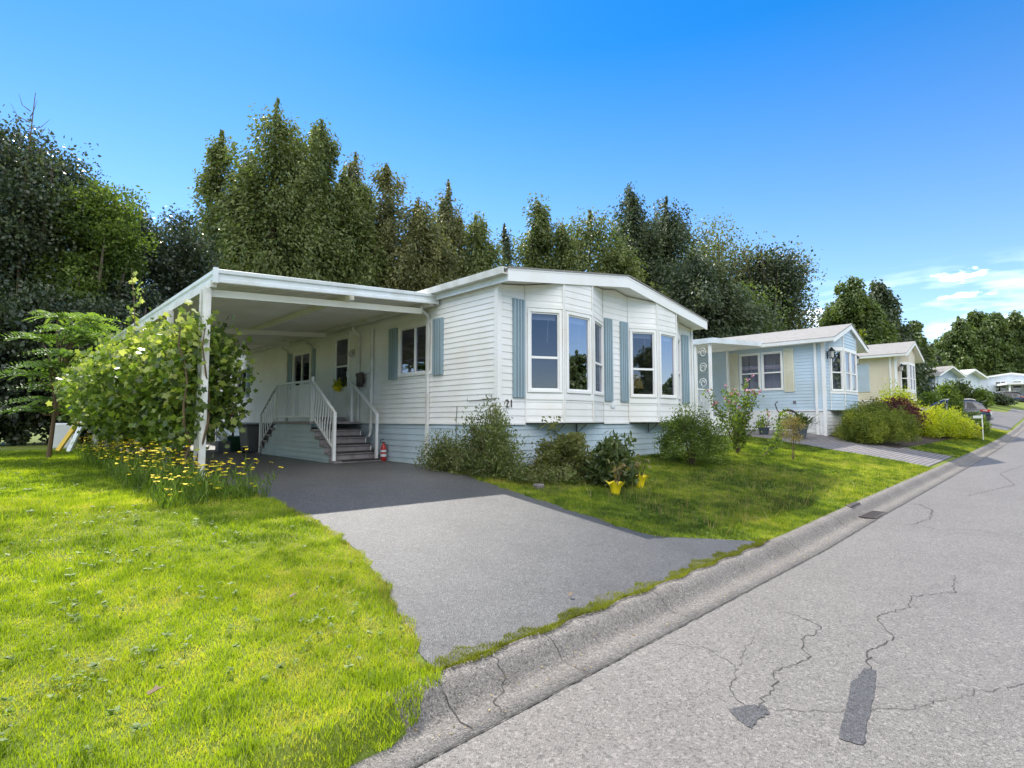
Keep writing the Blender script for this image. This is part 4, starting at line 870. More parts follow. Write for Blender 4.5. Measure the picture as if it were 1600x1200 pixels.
shutter(h2, (0, .98), (0, 1.32), 1.62, 3.20, nW, 'creamsh', False); shutter(h2, (0, 3.0), (0, 3.36), 1.62, 3.20, nW, 'creamsh', False)
m = MB(); m.box((-.03, .95, 1.18), (-.013, 1.05, 1.28)); m.build('outlet_cover', 'greyp', h2)
m = MB(); m.box((-.03, 1.2, .1), (-.012, 3.0, .9)); m.build('skirt_panel', 'whiteskirt', h2)
def coach_lamp(parent, x, y, z):
    m = MB(); m.box((x-.035, y-.02, z-.16), (x+.035, y, z+.10)); m.tube([(x, y, z-.05), (x, y-.12, z-.02), (x, y-.14, z-.14)], .012, 6); m.lathe((x, y-.14, z-.16), [(.05, 0), (.09, .02), (.05, .03)], 8); m.lathe((x, y-.14, z+.10), [(.12, 0), (.11, .02), (.05, .09), (.015, .14)], 8)
    for a in range(4): m.tube([(x+.07*math.cos(a*1.57), y-.14+.07*math.sin(a*1.57), z-.14), (x+.09*math.cos(a*1.57), y-.14+.09*math.sin(a*1.57), z+.10)], .007, 4)
    o = m.build('coach_lamp', 'black', parent); q = MB(); q.lathe((x, y-.14, z-.135), [(.06, 0), (.08, .23)], 8); q.build('lamp_glass', 'lampglass', o)
coach_lamp(h2, .33, -.02, 2.92); coach_lamp(h2, 3.5, -.02, 2.92)
# awning and deck of house 2
t = thing('awning', 'white flat patio awning with scrolled iron post beside the light blue home', 'awning', (16.6, 7.9, .9))
m = MB(); ax0, ax1, ay0, ay1 = 16.6, 20.86, 7.9, 15.0
m.obox((ax0, ay0), (ax1, ay0), 4.02, 4.06, 0, ay1-ay0, (0, 1), 4.30, 4.34); m.build('roof_panel', 'deckm', t)
m = MB(); m.obox((ax0, ay0-.02), (ax1, ay0-.02), 3.97, 4.14, 0, .018, (0, 1), 4.25, 4.42); m.box((ax0-.02, ay0, 3.97), (ax0-.002, ay1, 4.14)); m.build('fascia', 'alu', t)
for y in (8.05, 8.55, 11.5): quick('post', 'trim', t, ((16.66, y-.04, 1.0), (16.74, y+.04, 4.02)))
quick('post', 'trim', t, ((20.6, 9.2, 1.0), (20.68, 9.28, 4.2)))
m = MB()
for k in range(4):
    zc_ = 2.2+k*.5; pts = [(16.7, 8.3+.13*math.cos(a)*(1-a/14)*(1 if k % 2 else -1), zc_+.17*math.sin(a)*(1-a/14)) for a in np.linspace(0, 9.4, 26)]; m.tube(pts, .012, 5)
m.build('scroll', 'trim', t)
t = thing('deck', 'raised white deck with picket railing under the patio awning', 'deck', (16.7, 8.6, .9))
quick('platform', 'trimold', t, ((16.75, 8.8, 1.0), (20.8, 14.8, 1.62))); quick('step', 'trimold', t, ((18.0, 8.2, .85), (19.4, 8.8, 1.25)))
m = MB(); m.box((16.72, 8.9, 2.5), (16.78, 14.8, 2.55)); m.box((16.72, 8.9, 1.72), (16.78, 14.8, 1.76)); m.obox((16.8, 8.66), (18.0, 8.66), 2.5, 2.55, 0, .05, (0, -1)); m.obox((16.8, 8.66), (18.0, 8.66), 1.72, 1.76, 0, .05, (0, -1))
m.build('rail', 'trim', t)
pk = MB()
for i in range(12): pk.tube([(16.85+i*.098, 8.635, 1.74), (16.85+i*.098, 8.635, 2.5)], .012, 5)
for i in range(30): pk.tube([(16.75, 8.95+i*.19, 1.74), (16.75, 8.95+i*.19, 2.5)], .012, 5)
pk.build('pickets', 'trim', t)
# plant pot, hose wreath at house 2
def pot_plant(name, label, x, y, r, h, mat, leaf, n=500, lr=.3, size=.12, seed=4):
    t = thing(name, label, 'potted plant', (x, y, G(x, y))); z = G(x, y)
    m = MB(); m.lathe((x, y, z), [(r*.7, 0), (r, h*.9), (r*1.08, h*.9), (r*1.08, h), (r*.9, h), (r*.85, h*.92)], 16); m.build('pot', mat, t)
    rs = np.random.RandomState(seed); P = rs.normal(size=(n, 3))*[lr, lr, lr*.45]+[x, y, z+h+lr*.45]; P[:, 2] = np.maximum(P[:, 2], z+h*.8); A = P-[x, y, z+h*.6]
    leafobj('foliage', leaf, t, P, A, size*(.6+.6*rs.rand(n)), .35, None, 'leaf', seed); return t
pot_plant('potted_plant', 'leafy fern in a dark blue-grey pot against the white skirting of the blue home', 18.9, 6.15, .24, .42, 'pot', 'berry_leaf', 700, .26, .14)
pot_plant('potted_plant', 'low plant in a small pot beside the round hose reel at the blue home', 18.7, 7.2, .18, .25, 'pot', 'bush_leaf', 300, .2, .1, 6)
t = thing('wheel_ornament', 'dark round wheel-shaped ornament leaning against the white skirting', 'garden ornament', (20.3, 6.9, 1.0)); m = MB()
zo = G(20.3, 6.9)+.45; m.tube([(20.3+.08*math.cos(a)*0-.0, 6.95+.32*math.cos(a), zo+.32*math.sin(a)) for a in np.linspace(0, 2*math.pi, 25)], .035, 6, cap=False); m.build('rim', 'brown', t)
m = MB()
for a in range(6): m.tube([(20.3, 6.95, zo), (20.3, 6.95+.32*math.cos(a*1.047), zo+.32*math.sin(a*1.047))], .015, 5)
m.build('spokes', 'greyp', t)
m = MB(); m.tube([(20.3, 6.95, zo), (20.25, 7.3, zo+.3), (20.3, 7.4, zo+.55), (20.3, 7.3, zo+.62)], .02, 6); m.build('crook', 'black', t)
z3 = 1.62
h3 = park_home('manufactured_house', 'cream single-wide mobile home with a pale blue shutter, beyond the light blue home', 35.3, 6.5, z3, 4.3, 16, 0, 'cream', 'cream', hs=.95, hw=2.45, pitch=.75, oh=.55, ohs=.35,
    wins=[('s', 2.2, 3.6, 1.6, 2.9, [('v', .5)]), ('b', .8, 3.6, 1.5, 3.0)])
shutter(h3, (0, 1.25), (0, 2.15), 1.45, 3.0, nW, 'shutterblue', False)
coach_lamp(h3, .45, -.02, 2.7)
x, y = spot(1466, 77)
h4 = park_home('manufactured_house', 'grey-blue small home with dark shingle roof behind the parked car', x, y, zat(619, 1466, 77)-.9, 4.6, 8, R(-18), 'bluewall', 'paleblue', hs=.9, hw=2.4, pitch=.9, oh=.7, ohs=.45, lapp=.2, wins=[('f', .5, 1.7, 1.5, 3.0), ('f', 2.5, 3.9, 1.7, 3.0)])
x, y = spot(1502, 84)
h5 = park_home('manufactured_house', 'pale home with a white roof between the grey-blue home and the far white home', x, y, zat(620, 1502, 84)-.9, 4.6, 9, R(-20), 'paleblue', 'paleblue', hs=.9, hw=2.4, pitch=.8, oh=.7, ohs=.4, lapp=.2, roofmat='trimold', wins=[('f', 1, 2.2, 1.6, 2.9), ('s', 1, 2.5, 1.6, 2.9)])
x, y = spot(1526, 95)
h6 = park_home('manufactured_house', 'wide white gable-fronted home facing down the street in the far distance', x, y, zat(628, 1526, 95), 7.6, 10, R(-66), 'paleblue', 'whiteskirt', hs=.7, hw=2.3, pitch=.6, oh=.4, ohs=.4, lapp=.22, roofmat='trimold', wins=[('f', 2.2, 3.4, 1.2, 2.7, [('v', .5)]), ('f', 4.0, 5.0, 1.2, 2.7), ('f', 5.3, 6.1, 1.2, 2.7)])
x, y = spot(1581, 92); zc7 = zat(629, 1581, 92)-.3
t = thing('carport', 'far white carport with brown wall at the right edge of the picture', 'carport', (x, y, zc7), local=True, rz=R(-70))
quick('roof_panel', 'trim', t, ((-.3, -.3, 2.55), (7, 6, 2.8))); quick('wall', 'brownwall', t, ((.5, 5, 0), (7, 5.1, 2.5)))
for a in (0, 3.2, 6.5): quick('post', 'trim', t, ((a, 0, -.3), (a+.15, .15, 2.55)))
# ------------------------------------------------------------------ car
def suv(name, label, x, y, z, rz_, mat='carpaint'):
    t = thing(name, label, 'car', (x, y, z), None, local=True, rz=rz_)      # tail at origin, nose towards +y, half width .92
    hw = .92; L = 4.65
    # cross sections along y: (y, z_low, z_belt, z_roof, half width at belt, half width at roof)
    body = [(0, .48, .78, hw*.86), (.06, .34, .98, hw*.95), (.30, .26, 1.06, hw), (1.2, .24, 1.04, hw), (2.6, .24, 1.01, hw), (3.35, .24, .99, hw), (4.1, .26, .93, hw*.97), (4.5, .30, .80, hw*.88), (4.65, .40, .66, hw*.74)]
    m = MB()
    for (yy, zl, zb, h) in body: m.v += [(-h*.93, yy, zl), (-h, yy, (zl+zb)/2), (-h*.95, yy, zb-.05), (-h*.85, yy, zb), (h*.85, yy, zb), (h*.95, yy, zb-.05), (h, yy, (zl+zb)/2), (h*.93, yy, zl)]
    for i in range(len(body)-1):
        for j in range(8): a, b = i*8+j, i*8+(j+1) % 8; m.f.append((a, b, b+8, a+8))
    m.f += [tuple(range(8))[::-1], tuple(range(len(body)*8-8, len(body)*8))]
    bd = m.build('body', mat, t, smooth=True); bevel(bd, .02)
    for f in bd.data.polygons: f.use_smooth = True
    top = [(.18, 1.04, .80), (.42, 1.42, .72), (.75, 1.60, .68), (1.6, 1.68, .66), (2.3, 1.65, .66), (2.7, 1.52, .69), (3.42, .99, .78)]
    m = MB()
    for (yy, zz, h) in top:
        hb = .83; zb = 1.0; m.v += [(-hb, yy, zb), (-h, yy, zz-.03), (-h*.9, yy, zz), (h*.9, yy, zz), (h, yy, zz-.03), (hb, yy, zb)]
    for i in range(len(top)-1):
        for j in range(5): a = i*6+j; m.f.append((a, a+1, a+7, a+6))
    m.f += [tuple(range(6))[::-1], tuple(range(len(top)*6-6, len(top)*6))]
    cb = m.build('cabin', mat, t, smooth=True)
    def sp(yy, zz):   # side glass point, just outside the cabin side
        i = np.interp(yy, [a for a, _, _ in top], range(len(top))); h = np.interp(yy, [a for a, _, _ in top], [c for _, _, c in top]); zt = np.interp(yy, [a for a, _, _ in top], [b for _, b, _ in top])
        f = min(1, max(0, (zz-1.0)/max(.05, zt-.03-1.0))); return .83+(h-.83)*f+.006
    for s_ in (-1, 1):
        for pl in ([(.62, 1.12), (1.12, 1.1), (1.12, 1.50), (.86, 1.48)], [(1.2, 1.1), (2.05, 1.08), (2.05, 1.56), (1.2, 1.54)], [(2.15, 1.08), (3.0, 1.06), (2.68, 1.38), (2.3, 1.55), (2.15, 1.55)]):
            m = MB(); m.v = [(s_*sp(a, b), a, b) for a, b in pl]; m.f = [tuple(range(len(pl)))]; m.build('side_window', 'carglass', t)
        m = MB(); m.tube([(s_*.66, .75, 1.66), (s_*.66, 1.0, 1.72), (s_*.65, 2.2, 1.72), (s_*.65, 2.45, 1.63)], .022, 6); m.build('roof_rail', 'chrome', t)
        m = MB(); m.tube([(s_*.845, .62, 1.10), (s_*.845, 3.0, 1.045)], .012, 5); m.build('window_trim', 'chrome', t)
        m = MB(); m.prism([(.02, .86), (.42, .92), (.50, 1.02), (.06, 1.04)], s_*.80, s_*.935, 0); bevel(m.build('tail_lamp', 'redlight', t), .015)
        m = MB(); m.prism([(.15, .93), (.36, .95), (.36, .98), (.15, .985)], s_*.935, s_*.942, 0); m.build('lamp_insert', 'clear', t)
        m = MB(); m.prism([(4.2, .72), (4.56, .66), (4.5, .80), (4.15, .86)], s_*.70, s_*.88, 0); m.build('headlight', 'clear', t)
        m = MB(); m.box((s_*.84, 2.72, 1.02), (s_*1.03, 2.86, 1.16)); bevel(m.build('mirror', mat, t), .02)
        for yy in (.88, 3.72):
            m = MB(); k = 24; prof = [(.24, -.10), (.34, -.11), (.35, -.05), (.35, .05), (.34, .11), (.24, .10)]
            for r, o_ in prof:
                for j in range(k): a = 2*math.pi*j/k; m.v.append((s_*.80+o_, yy+r*math.cos(a), .35+r*math.sin(a)))
            for i in range(5):
                for j in range(k): m.f.append((i*k+j, i*k+(j+1) % k, (i+1)*k+(j+1) % k, (i+1)*k+j))
            wl = m.build('wheel', 'tyre', t, smooth=True); m = MB()
            for a in range(5):
                c_, s2 = math.cos(a*1.2566), math.sin(a*1.2566); m.tube([(s_*.88, yy, .35), (s_*.87, yy+.24*c_, .35+.24*s2)], .03, 5)
            m.tube([(s_*.86, yy+.235*math.cos(a), .35+.235*math.sin(a)) for a in np.linspace(0, 6.283, 25)], .018, 6, cap=False); m.build('rim', 'chrome', wl)
    m = MB(); m.v = [(-.66, .20, 1.10), (.66, .20, 1.10), (.60, .40, 1.43), (-.60, .40, 1.43)]; m.v = [(a, b-.02, c) for a, b, c in m.v]; m.f = [(0, 1, 2, 3)]; m.build('rear_window', 'carglass', t)
    m = MB(); m.v = [(-.70, 3.30, 1.10), (.70, 3.30, 1.10), (.62, 2.80, 1.47), (-.62, 2.80, 1.47)]; m.v = [(a, b+.01, c+.01) for a, b, c in m.v]; m.f = [(0, 1, 2, 3)]; m.build('windscreen', 'carglass', t)
    m = MB(); m.box((-.8, -.05, .38), (.8, .12, .55)); bevel(m.build('rear_bumper', 'greyp', t), .03)
    m = MB(); m.box((-.25, .0-.03, .80), (.25, .03, .92)); m.build('number_plate', 'clear', t)
    m = MB(); m.box((-.12, .24, 1.55), (.12, .5, 1.60)); m.build('spoiler', mat, t)
    return t
cx_, cy_ = spot(1551, 45)
suv('parked_car', 'dark navy SUV parked with its tail towards the street, behind the yellow-green junipers', cx_, cy_, zat(661, 1551, 45)-.2, R(2))
x, y = spot(1600, 92)
suv('parked_car', 'dark car under the far white carport at the right edge of the picture', x+1, y, zat(629, 1581, 92)-.3, R(20))
# marker post
t = thing('marker_post', 'thin white marker post with a small plate at the lawn corner by the road', 'post', (31.5, 2.75, G(31.5, 2.75))); z = G(31.5, 2.75)
quick('post', 'trim', t, ((31.48, 2.73, z-.05), (31.52, 2.77, z+1.15))); quick('plate', 'signp', t, ((31.46, 2.72, z+.98), (31.47, 3.05, z+1.10)))

# ------------------------------------------------------------------ trees
def tr(kind, px, top, hw, dist, **k):
    x, y = spot(px, dist); th = math.atan((px-800)/846); Hh = zat(top, px, dist)-G(x, y); Rr = hw*math.cos(th)**2*dist/843
    f = conifer if kind == 'c' else broadleaf
    if kind == 'c': Rr *= k.pop('wide', 1.62); k['n'] = int(k.get('n', 26000)*1.25); k['power'] = k.get('power', .8)+.04; Hh *= 1.015; Hh += .15
    k.setdefault('seed', int(px)); nm = k.pop('name', 'cedar_tree' if kind == 'c' else 'leafy_tree'); lb = k.pop('label')
    return f(nm, lb, x, y, Hh, Rr, **k)
BK = 'trees behind the white home'
# tall cedars behind house 1
tr('c', 418, 150, 92, 36, label='tallest cedar, with three pointed tops, rising behind the carport', leaders=4, n=52000, size=.21, group=BK, power=.62, base=1, gap=.8)
tr('c', 330, 205, 62, 38, label='shorter cedar forming the left shoulder of the tallest cedar', leaders=2, n=26000, size=.2, group=BK, power=.7)
tr('c', 455, 222, 60, 38, label='lower cedar filling the gap between the two tallest cedars', leaders=2, n=26000, size=.2, group=BK, power=.5)
tr('c', 375, 235, 55, 37, label='cedar filling the left side of the tallest cedar group', leaders=2, n=24000, size=.2, group=BK, power=.5)
tr('c', 528, 262, 50, 36, label='low cedar between the second tall cedar and the rusty ones', leaders=2, n=22000, size=.2, group=BK, power=.5)
tr('c', 572, 300, 45, 37, label='low green cedar left of the sharp-topped rusty cedar', leaders=2, n=18000, size=.2, group=BK, power=.5)
tr('c', 492, 190, 66, 37, label='second tall cedar with a narrow top, just right of the tallest one', leaders=2, n=38000, size=.21, group=BK, power=.6)
tr('c', 548, 240, 48, 39, wide=1.95, label='cedar between the second tall cedar and the rusty pointed one', n=20000, size=.2, group=BK, power=.7, mat='cedar_rust_leaf')
tr('c', 598, 252, 46, 38, wide=1.95, label='rusty-tinted cedar with a sharp top above the carport roof', n=24000, size=.2, group=BK, power=.62, mat='cedar_rust_leaf', leaders=2)
tr('c', 648, 312, 50, 36, wide=1.95, label='rounded rusty cedar lower than its sharp-topped neighbour', n=22000, size=.2, group=BK, mat='cedar_rust_leaf', power=.5, leaders=2)
tr('c', 697, 288, 44, 40, wide=1.95, label='pointed cedar left of the white home\'s roof corner', n=22000, size=.2, group=BK, mat='cedar_rust_leaf', leaders=2, power=.6)
tr('c', 742, 345, 44, 38, wide=1.95, label='low cedar just above the left eave of the white home', n=18000, size=.2, group=BK, power=.55)
tr('c', 788, 358, 30, 44, label='slim small fir showing through above the roof corner', n=9000, size=.2, group=BK, mat='fir_leaf', gap=1.6)
tr('c', 842, 318, 42, 46, wide=1.95, label='narrow pointed cedar above the white gable, left one', n=22000, size=.24, group=BK, mat='cedar_leaf', power=.6)
tr('c', 925, 335, 68, 46, label='broad rounded green cedar above the white gable', leaders=4, n=36000, size=.24, group=BK, mat='cedar_leaf', power=.42)
tr('c', 880, 352, 40, 44, label='small cedar between the narrow one and the broad rounded one', n=16000, size=.22, group=BK, power=.5)
tr('c', 994, 292, 56, 52, label='tall dark fir with thin top, right of the broad rounded cedar', n=32000, size=.26, group=BK, mat='fir_leaf', leaders=1, power=.6, gap=1.1)
tr('c', 1048, 310, 62, 54, label='dark fir behind the right slope of the white roof', leaders=3, n=36000, size=.27, group=BK, mat='fir_leaf', power=.5)
tr('c', 1095, 400, 70, 48, label='low dense dark fir beside the white home\'s right eave', leaders=3, n=26000, size=.25, group=BK, mat='fir_leaf', power=.4)
tr('b', 1130, 308, 66, 60, label='tall cottonwood with pale green airy crown', n=20000, size=.28, mat='cottonwood_leaf', group=BK, base=5, gap=.8, sig=.8, seed=31)
tr('b', 1205, 338, 52, 60, label='dark leafy cottonwood behind the light blue home', n=20000, size=.28, mat='dark_leaf', group=BK, base=2, gap=.8, sig=.7, seed=32)
tr('b', 1232, 372, 48, 63, label='thin airy cottonwood leaning over the light blue home\'s roof', n=8000, size=.28, mat='cottonwood_leaf', group=BK, base=4, gap=1.6, sig=.7, lean=1.0, seed=33)
tr('b', 1170, 450, 60, 52, label='low green tree behind the awning of the light blue home', n=14000, size=.26, mat='forest_leaf', group=BK, base=1, sig=.6, seed=34)
# left dark trees
LG = 'dark trees left of the carport'
tr('b', 30, 178, 120, 27, label='tall dark broadleaf at the left edge of the picture', n=80000, size=.135, group=LG, base=.3, sig=.5, seed=41, gap=.6, mat='dark_leaf')
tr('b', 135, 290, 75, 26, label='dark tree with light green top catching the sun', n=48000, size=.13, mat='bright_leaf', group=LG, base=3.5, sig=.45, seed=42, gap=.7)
tr('b', 175, 300, 70, 29, label='dark tree behind the sunlit light green one', n=48000, size=.135, group=LG, base=.3, sig=.5, seed=43, gap=.6)
tr('b', 258, 330, 66, 31, label='dark tree between the carport corner and the tall cedars', n=52000, size=.14, group=LG, base=.3, sig=.5, seed=44, gap=.6)
tr('b', 90, 430, 110, 24.5, label='low dense dark growth behind the ladder', n=56000, size=.13, group=LG, base=.1, sig=.45, seed=45, gap=.5, name='hedge_tree')
tr('b', 200, 430, 90, 25.5, label='low dark tree seen over the carport edge', n=42000, size=.14, group=LG, base=.1, sig=.45, seed=46, gap=.5, name='hedge_tree')
tr('b', -30, 480, 90, 24, label='dark bushy growth at the far left end of the lawn', n=26000, size=.17, group=LG, base=.1, sig=.45, seed=47, gap=.5, name='hedge_tree')
tr('b', 320, 560, 60, 29, label='dark undergrowth behind the far end of the carport', n=20000, size=.18, group=LG, base=.1, sig=.45, seed=48, gap=.5, name='hedge_tree')
# bare twig top
x, y = spot(14, 26)
t = thing('bare_sapling', 'thin bare leafless twig sticking out above the left edge tree', 'tree', (x, y, G(x, y))); m = MB(); zt_ = zat(125, 14, 26); rr = random.Random(3)
m.tube([(x, y, 0), (x, y, zt_*.7), (x+.15, y-.1, zt_)], .07, 6, .012)
for i in range(14):
    z = zt_*(.74+.016*i); a = rr.random()*6.28; l = 1.6*(1-i/16); m.tube([(x+.05, y, z), (x+math.cos(a)*l*.6, y+math.sin(a)*l*.6, z+.15), (x+math.cos(a)*l, y+math.sin(a)*l, z+.55)], .018, 4, .004)
m.build('trunk', 'stem', t)
# behind house 2 and 3
RG = 'evergreens behind the light blue and cream homes'
tr('c', 1338, 442, 42, 70, label='big dark cedar behind the roof of the light blue home', leaders=3, n=26000, size=.34, group=RG, mat='forest_leaf', power=.45)
tr('c', 1383, 442, 46, 74, label='dark spruce with ragged side branches above the cream home', n=16000, size=.36, group=RG, mat='fir_leaf', power=.75, gap=1.3)
tr('c', 1400, 490, 36, 76, label='lower dark fir above the cream home\'s roof ridge', leaders=2, n=14000, size=.34, group=RG, mat='fir_leaf', power=.5)
tr('b', 1332, 508, 28, 58, label='small yellow-green maple peeking over the light blue home\'s gable', n=6000, size=.24, mat='gold_leaf', base=2, sig=.4, seed=51, limbs=4)
tr('c', 1436, 508, 26, 84, label='slim green cedar just right of the cream home', leaders=2, n=12000, size=.34, group=RG, mat='forest_leaf', power=.5)
tr('c', 1462, 545, 26, 88, label='low dark cedar above the grey-blue home', leaders=2, n=10000, size=.34, group=RG, mat='fir_leaf', power=.5)
FG = 'tall forest cedars at the far right'
for i, (px, top, hw, d, lb) in enumerate([(1480, 562, 22, 100, 'lowest forest cedar at the left end of the far forest'), (1507, 500, 26, 108, 'first tall forest cedar of the far right forest'), (1536, 494, 26, 112, 'second tall forest cedar, above the wide white gable'), (1563, 496, 24, 110, 'third forest cedar, left of the picture\'s right edge'), (1594, 494, 26, 112, 'forest cedar cut by the right edge of the picture'), (1630, 500, 26, 112, 'forest cedar just past the right edge')]):
    tr('c', px, top, hw*1.15, d, label=lb, leaders=3, n=20000, size=.42, group=FG, mat='forest_leaf', power=.42, base=3 if i else 0, name='forest_cedar')
tr('b', 1548, 592, 70, 118, label='dark understory between the forest trunks', n=9000, size=.5, mat='dark_leaf', base=.1, sig=1.0, seed=61, gap=.6, name='understory_tree', limbs=3)
# far bushes
for i, (px, top, hw, d, mt, lb) in enumerate([(1482, 604, 14, 62, 'box_leaf', 'dark rounded bush in front of the grey-blue home'), (1504, 600, 20, 66, 'berry_leaf', 'blue-green bush right of the dark rounded one'), (1536, 612, 15, 66, 'box_leaf', 'green bush in front of the wide white far home'), (1458, 620, 12, 55, 'box_leaf', 'low hedge left of the parked SUV'), (1564, 624, 20, 72, 'fir_leaf', 'low dark hedge in front of the far carport')]):
    x, y = spot(px, d); th = math.atan((px-800)/846); r_ = hw*math.cos(th)**2*d/843
    bush('far_bush', lb, x, y, r_, r_, max(.8, zat(top, px, d)-G(x, y)), mt, n=2600, seed=70+i, size=.26, sig=.22, stems=2)

# trees across the street (they are what the windows reflect)
proto = None; rs = np.random.RandomState(9)
for i in range(25):
    x = -50+i*5.6+rs.normal()*1.2; y = -27+rs.normal()*2; lb = 'tree across the street, reflected in the windows'
    if proto is None:
        proto = conifer('street_tree', lb, x, y, 9.5, 3.4, 'forest_leaf', 9000, 90, size=.4, power=.5, leaders=3, group='trees across the street')
    else:
        c = proto.copy(); COL.objects.link(c); c.location = (x, y, 0); c.rotation_euler.z = rs.rand()*6; s_ = .75+.5*rs.rand(); c.scale = (s_*1.1, s_*1.1, s_)
        for ch in proto.children: d = ch.copy(); COL.objects.link(d); d.parent = c

# sumac
x, y = 1.0, 16.2; t = thing('sumac_tree', 'young sumac with bright feathery leaves against the dark trees', 'tree', (x, y, G(x, y)), local=True)
rs = np.random.RandomState(12); m = MB(); P = []; A = []; Sz = []; Rn = []
m.tube([(0, 0, 0), (.1, .1, 1.6), (.2, 0, 2.6)], .05, 7, .02); Ht = 4.0
for b in range(20):
    a = rs.rand()*6.28; l = .2+.75*rs.rand(); e = np.array([math.cos(a)*l*.9+.1, math.sin(a)*l*.8, 1.1+rs.rand()*2.2]); m.tube([(.12, .05, .9+rs.rand()*1.3), tuple(e*[.5, .5, .9]), tuple(e)], .022, 5, .008)
    for f in range(12):
        fa = rs.rand()*6.28; fl = .55+.35*rs.rand(); dirn = np.array([math.cos(fa), math.sin(fa), .25]); pr = None
        for q in range(12):
            s_ = q/11; c = e+dirn*fl*s_+np.array([0, 0, -.35*fl*s_*s_]); 
            side = np.array([-dirn[1], dirn[0], -.55])
            for sg in (-1, 1): P.append(c+side*sg*.07*(1-.4*s_)); A.append(side*sg+dirn*.5); Sz.append(.15*(1-.45*s_)); Rn.append(min(1, max(0, (e[2]-1.2)/3+rs.normal()*.15)))
m.build('trunk', 'stem', t); leafobj('foliage', 'sumac_leaf', t, np.array(P), np.array(A), np.array(Sz), .36, np.array(Rn), 'leaf', 5, .35)

# ------------------------------------------------------------------ grape vine on the carport posts
t = thing('grape_vine', 'big leafy grape vine sprawling over the left posts of the carport', 'vine', (2.0, 9.0, .65)); rs = np.random.RandomState(21)
P = []; A = []; Rn = []; Sz = []
CCs = []
for i in range(620):
    y = 8.85+rs.rand()**1.1*6.4
    f = (y-8.85)/6.4
    ztop = 2.93+.10*min(1, f*4)-.12*f + .12*math.sin(y*2.3); zlo = 1.36-.2*math.sin(f*3)+.0*f
    bulge = .06+1.1*math.sin(min(1, f*1.5+.03)*math.pi*.6)
    z = zlo+(ztop-zlo)*rs.rand()**.8
    hf = (z-zlo)/(ztop-zlo); dx = -bulge*(math.sin(max(.05, hf*.95+.05)*math.pi))**.6*(.55+.45*rs.rand())
    x = 2.22+dx*(1 if rs.rand() < .86 else -.25); CCs.append((x, y, z, hf))
for i in range(64):   # inner right bunch hanging in front of the carport
    y = 9.0+rs.rand()*.6; CCs.append((2.38+rs.rand()**1.3*.46, y, 1.45+rs.rand()*1.35, rs.rand()*.5))
for i in range(34): CCs.append((2.1+rs.normal()*.12, 8.6+rs.rand()*3.5, .9+rs.rand()*.6, .1))
for i in range(8):    # shoot above the roof edge
    CCs.append((1.95+rs.normal()*.05, 12.6+.04*i, 3.2+i*.16, 1.0))
for (x, y, z, hf) in CCs:
    k = 17 if hf < 1 else 6; s_ = .13 if hf < 1 else .06
    for j in range(k):
        P.append((x+rs.normal()*s_, y+rs.normal()*s_*1.2, z+rs.normal()*s_)); a = rs.rand()*6.28; A.append((math.cos(a)-.3, math.sin(a), -.7+rs.normal()*.4)); Sz.append(.098*(.6+.75*rs.rand())); Rn.append(np.clip(.12+.5*hf+rs.normal()*.3, 0, 1))  # leaves paler upwards; pale glints of light put into the leaf colour
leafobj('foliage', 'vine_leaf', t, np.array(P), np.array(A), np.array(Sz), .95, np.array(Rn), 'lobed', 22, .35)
m = MB(); rr = random.Random(8)
for i in range(9):
    x0, y0 = 2.05+rr.random()*.15, 8.75+rr.random()*.5+(i % 3)*2.2; pts = [(x0, y0, .6)]
    for j in range(8): q = pts[-1]; pts.append((q[0]+rr.gauss(-.02, .05), q[1]+rr.gauss(.08*(i % 3 - .5), .06), q[2]+.28))
    m.tube(pts, .022, 6, .008)
m.tube([(1.95, 12.5, 3.0), (1.93, 12.7, 3.9), (1.88, 12.8, 4.5)], .01, 5, .004)
m.build('stems', 'stem', t)

# ------------------------------------------------------------------ shrubs in front of the homes
bush('garden_shrub', 'tangled weedy shrub with reddish seed heads at the corner of the white home', 5.98, 6.75, .46, .60, .84, 'messy_leaf', n=12000, seed=101, size=.055, sig=.10, aspect=.35, up=.8, stems=22, spiky=.15, gap=.7)
bush('garden_shrub', 'low weedy growth in front of the crawlspace hatch', 5.95, 7.75, .30, .75, .46, 'messy_leaf', n=7000, seed=102, size=.05, sig=.09, aspect=.35, up=.5, stems=16, spiky=.3)
bush('garden_shrub', 'open branching brown-green shrub under the first bow window', 7.2, 6.15, .66, .46, .74, 'bush_leaf', n=9000, seed=103, size=.055, sig=.075, stems=24, spiky=.35, gap=1.1)
bush('garden_shrub', 'broad-leaved dark green shrub behind the yellow-wrapped plant', 7.35, 5.3, .38, .36, .66, 'berry_leaf', n=2600, seed=104, size=.11, sig=.08, aspect=.38, stems=10, spiky=.25)
bush('garden_shrub', 'round open-branched bush on the lawn under the second bow window', 10.75, 5.65, .74, .70, 1.04, 'box_leaf', n=15000, seed=105, size=.045, sig=.08, stems=30, low=.22, gap=.7)
for i, (x, y, rx, ry, h) in enumerate([(6.75, 5.95, .5, .4, .28), (7.9, 5.9, .5, .4, .3), (6.3, 6.2, .35, .5, .22)]):
    bush('ground_weeds', ['low reddish weeds at the foot of the open branching shrub', 'low weeds between the branching shrub and the broad-leaved shrub', 'low weeds along the driveway edge below the tangled shrub'][i], x, y, rx, ry, h, 'messy_leaf', n=3000, seed=120+i, size=.045, sig=.06, aspect=.4, stems=6, cat='weeds')
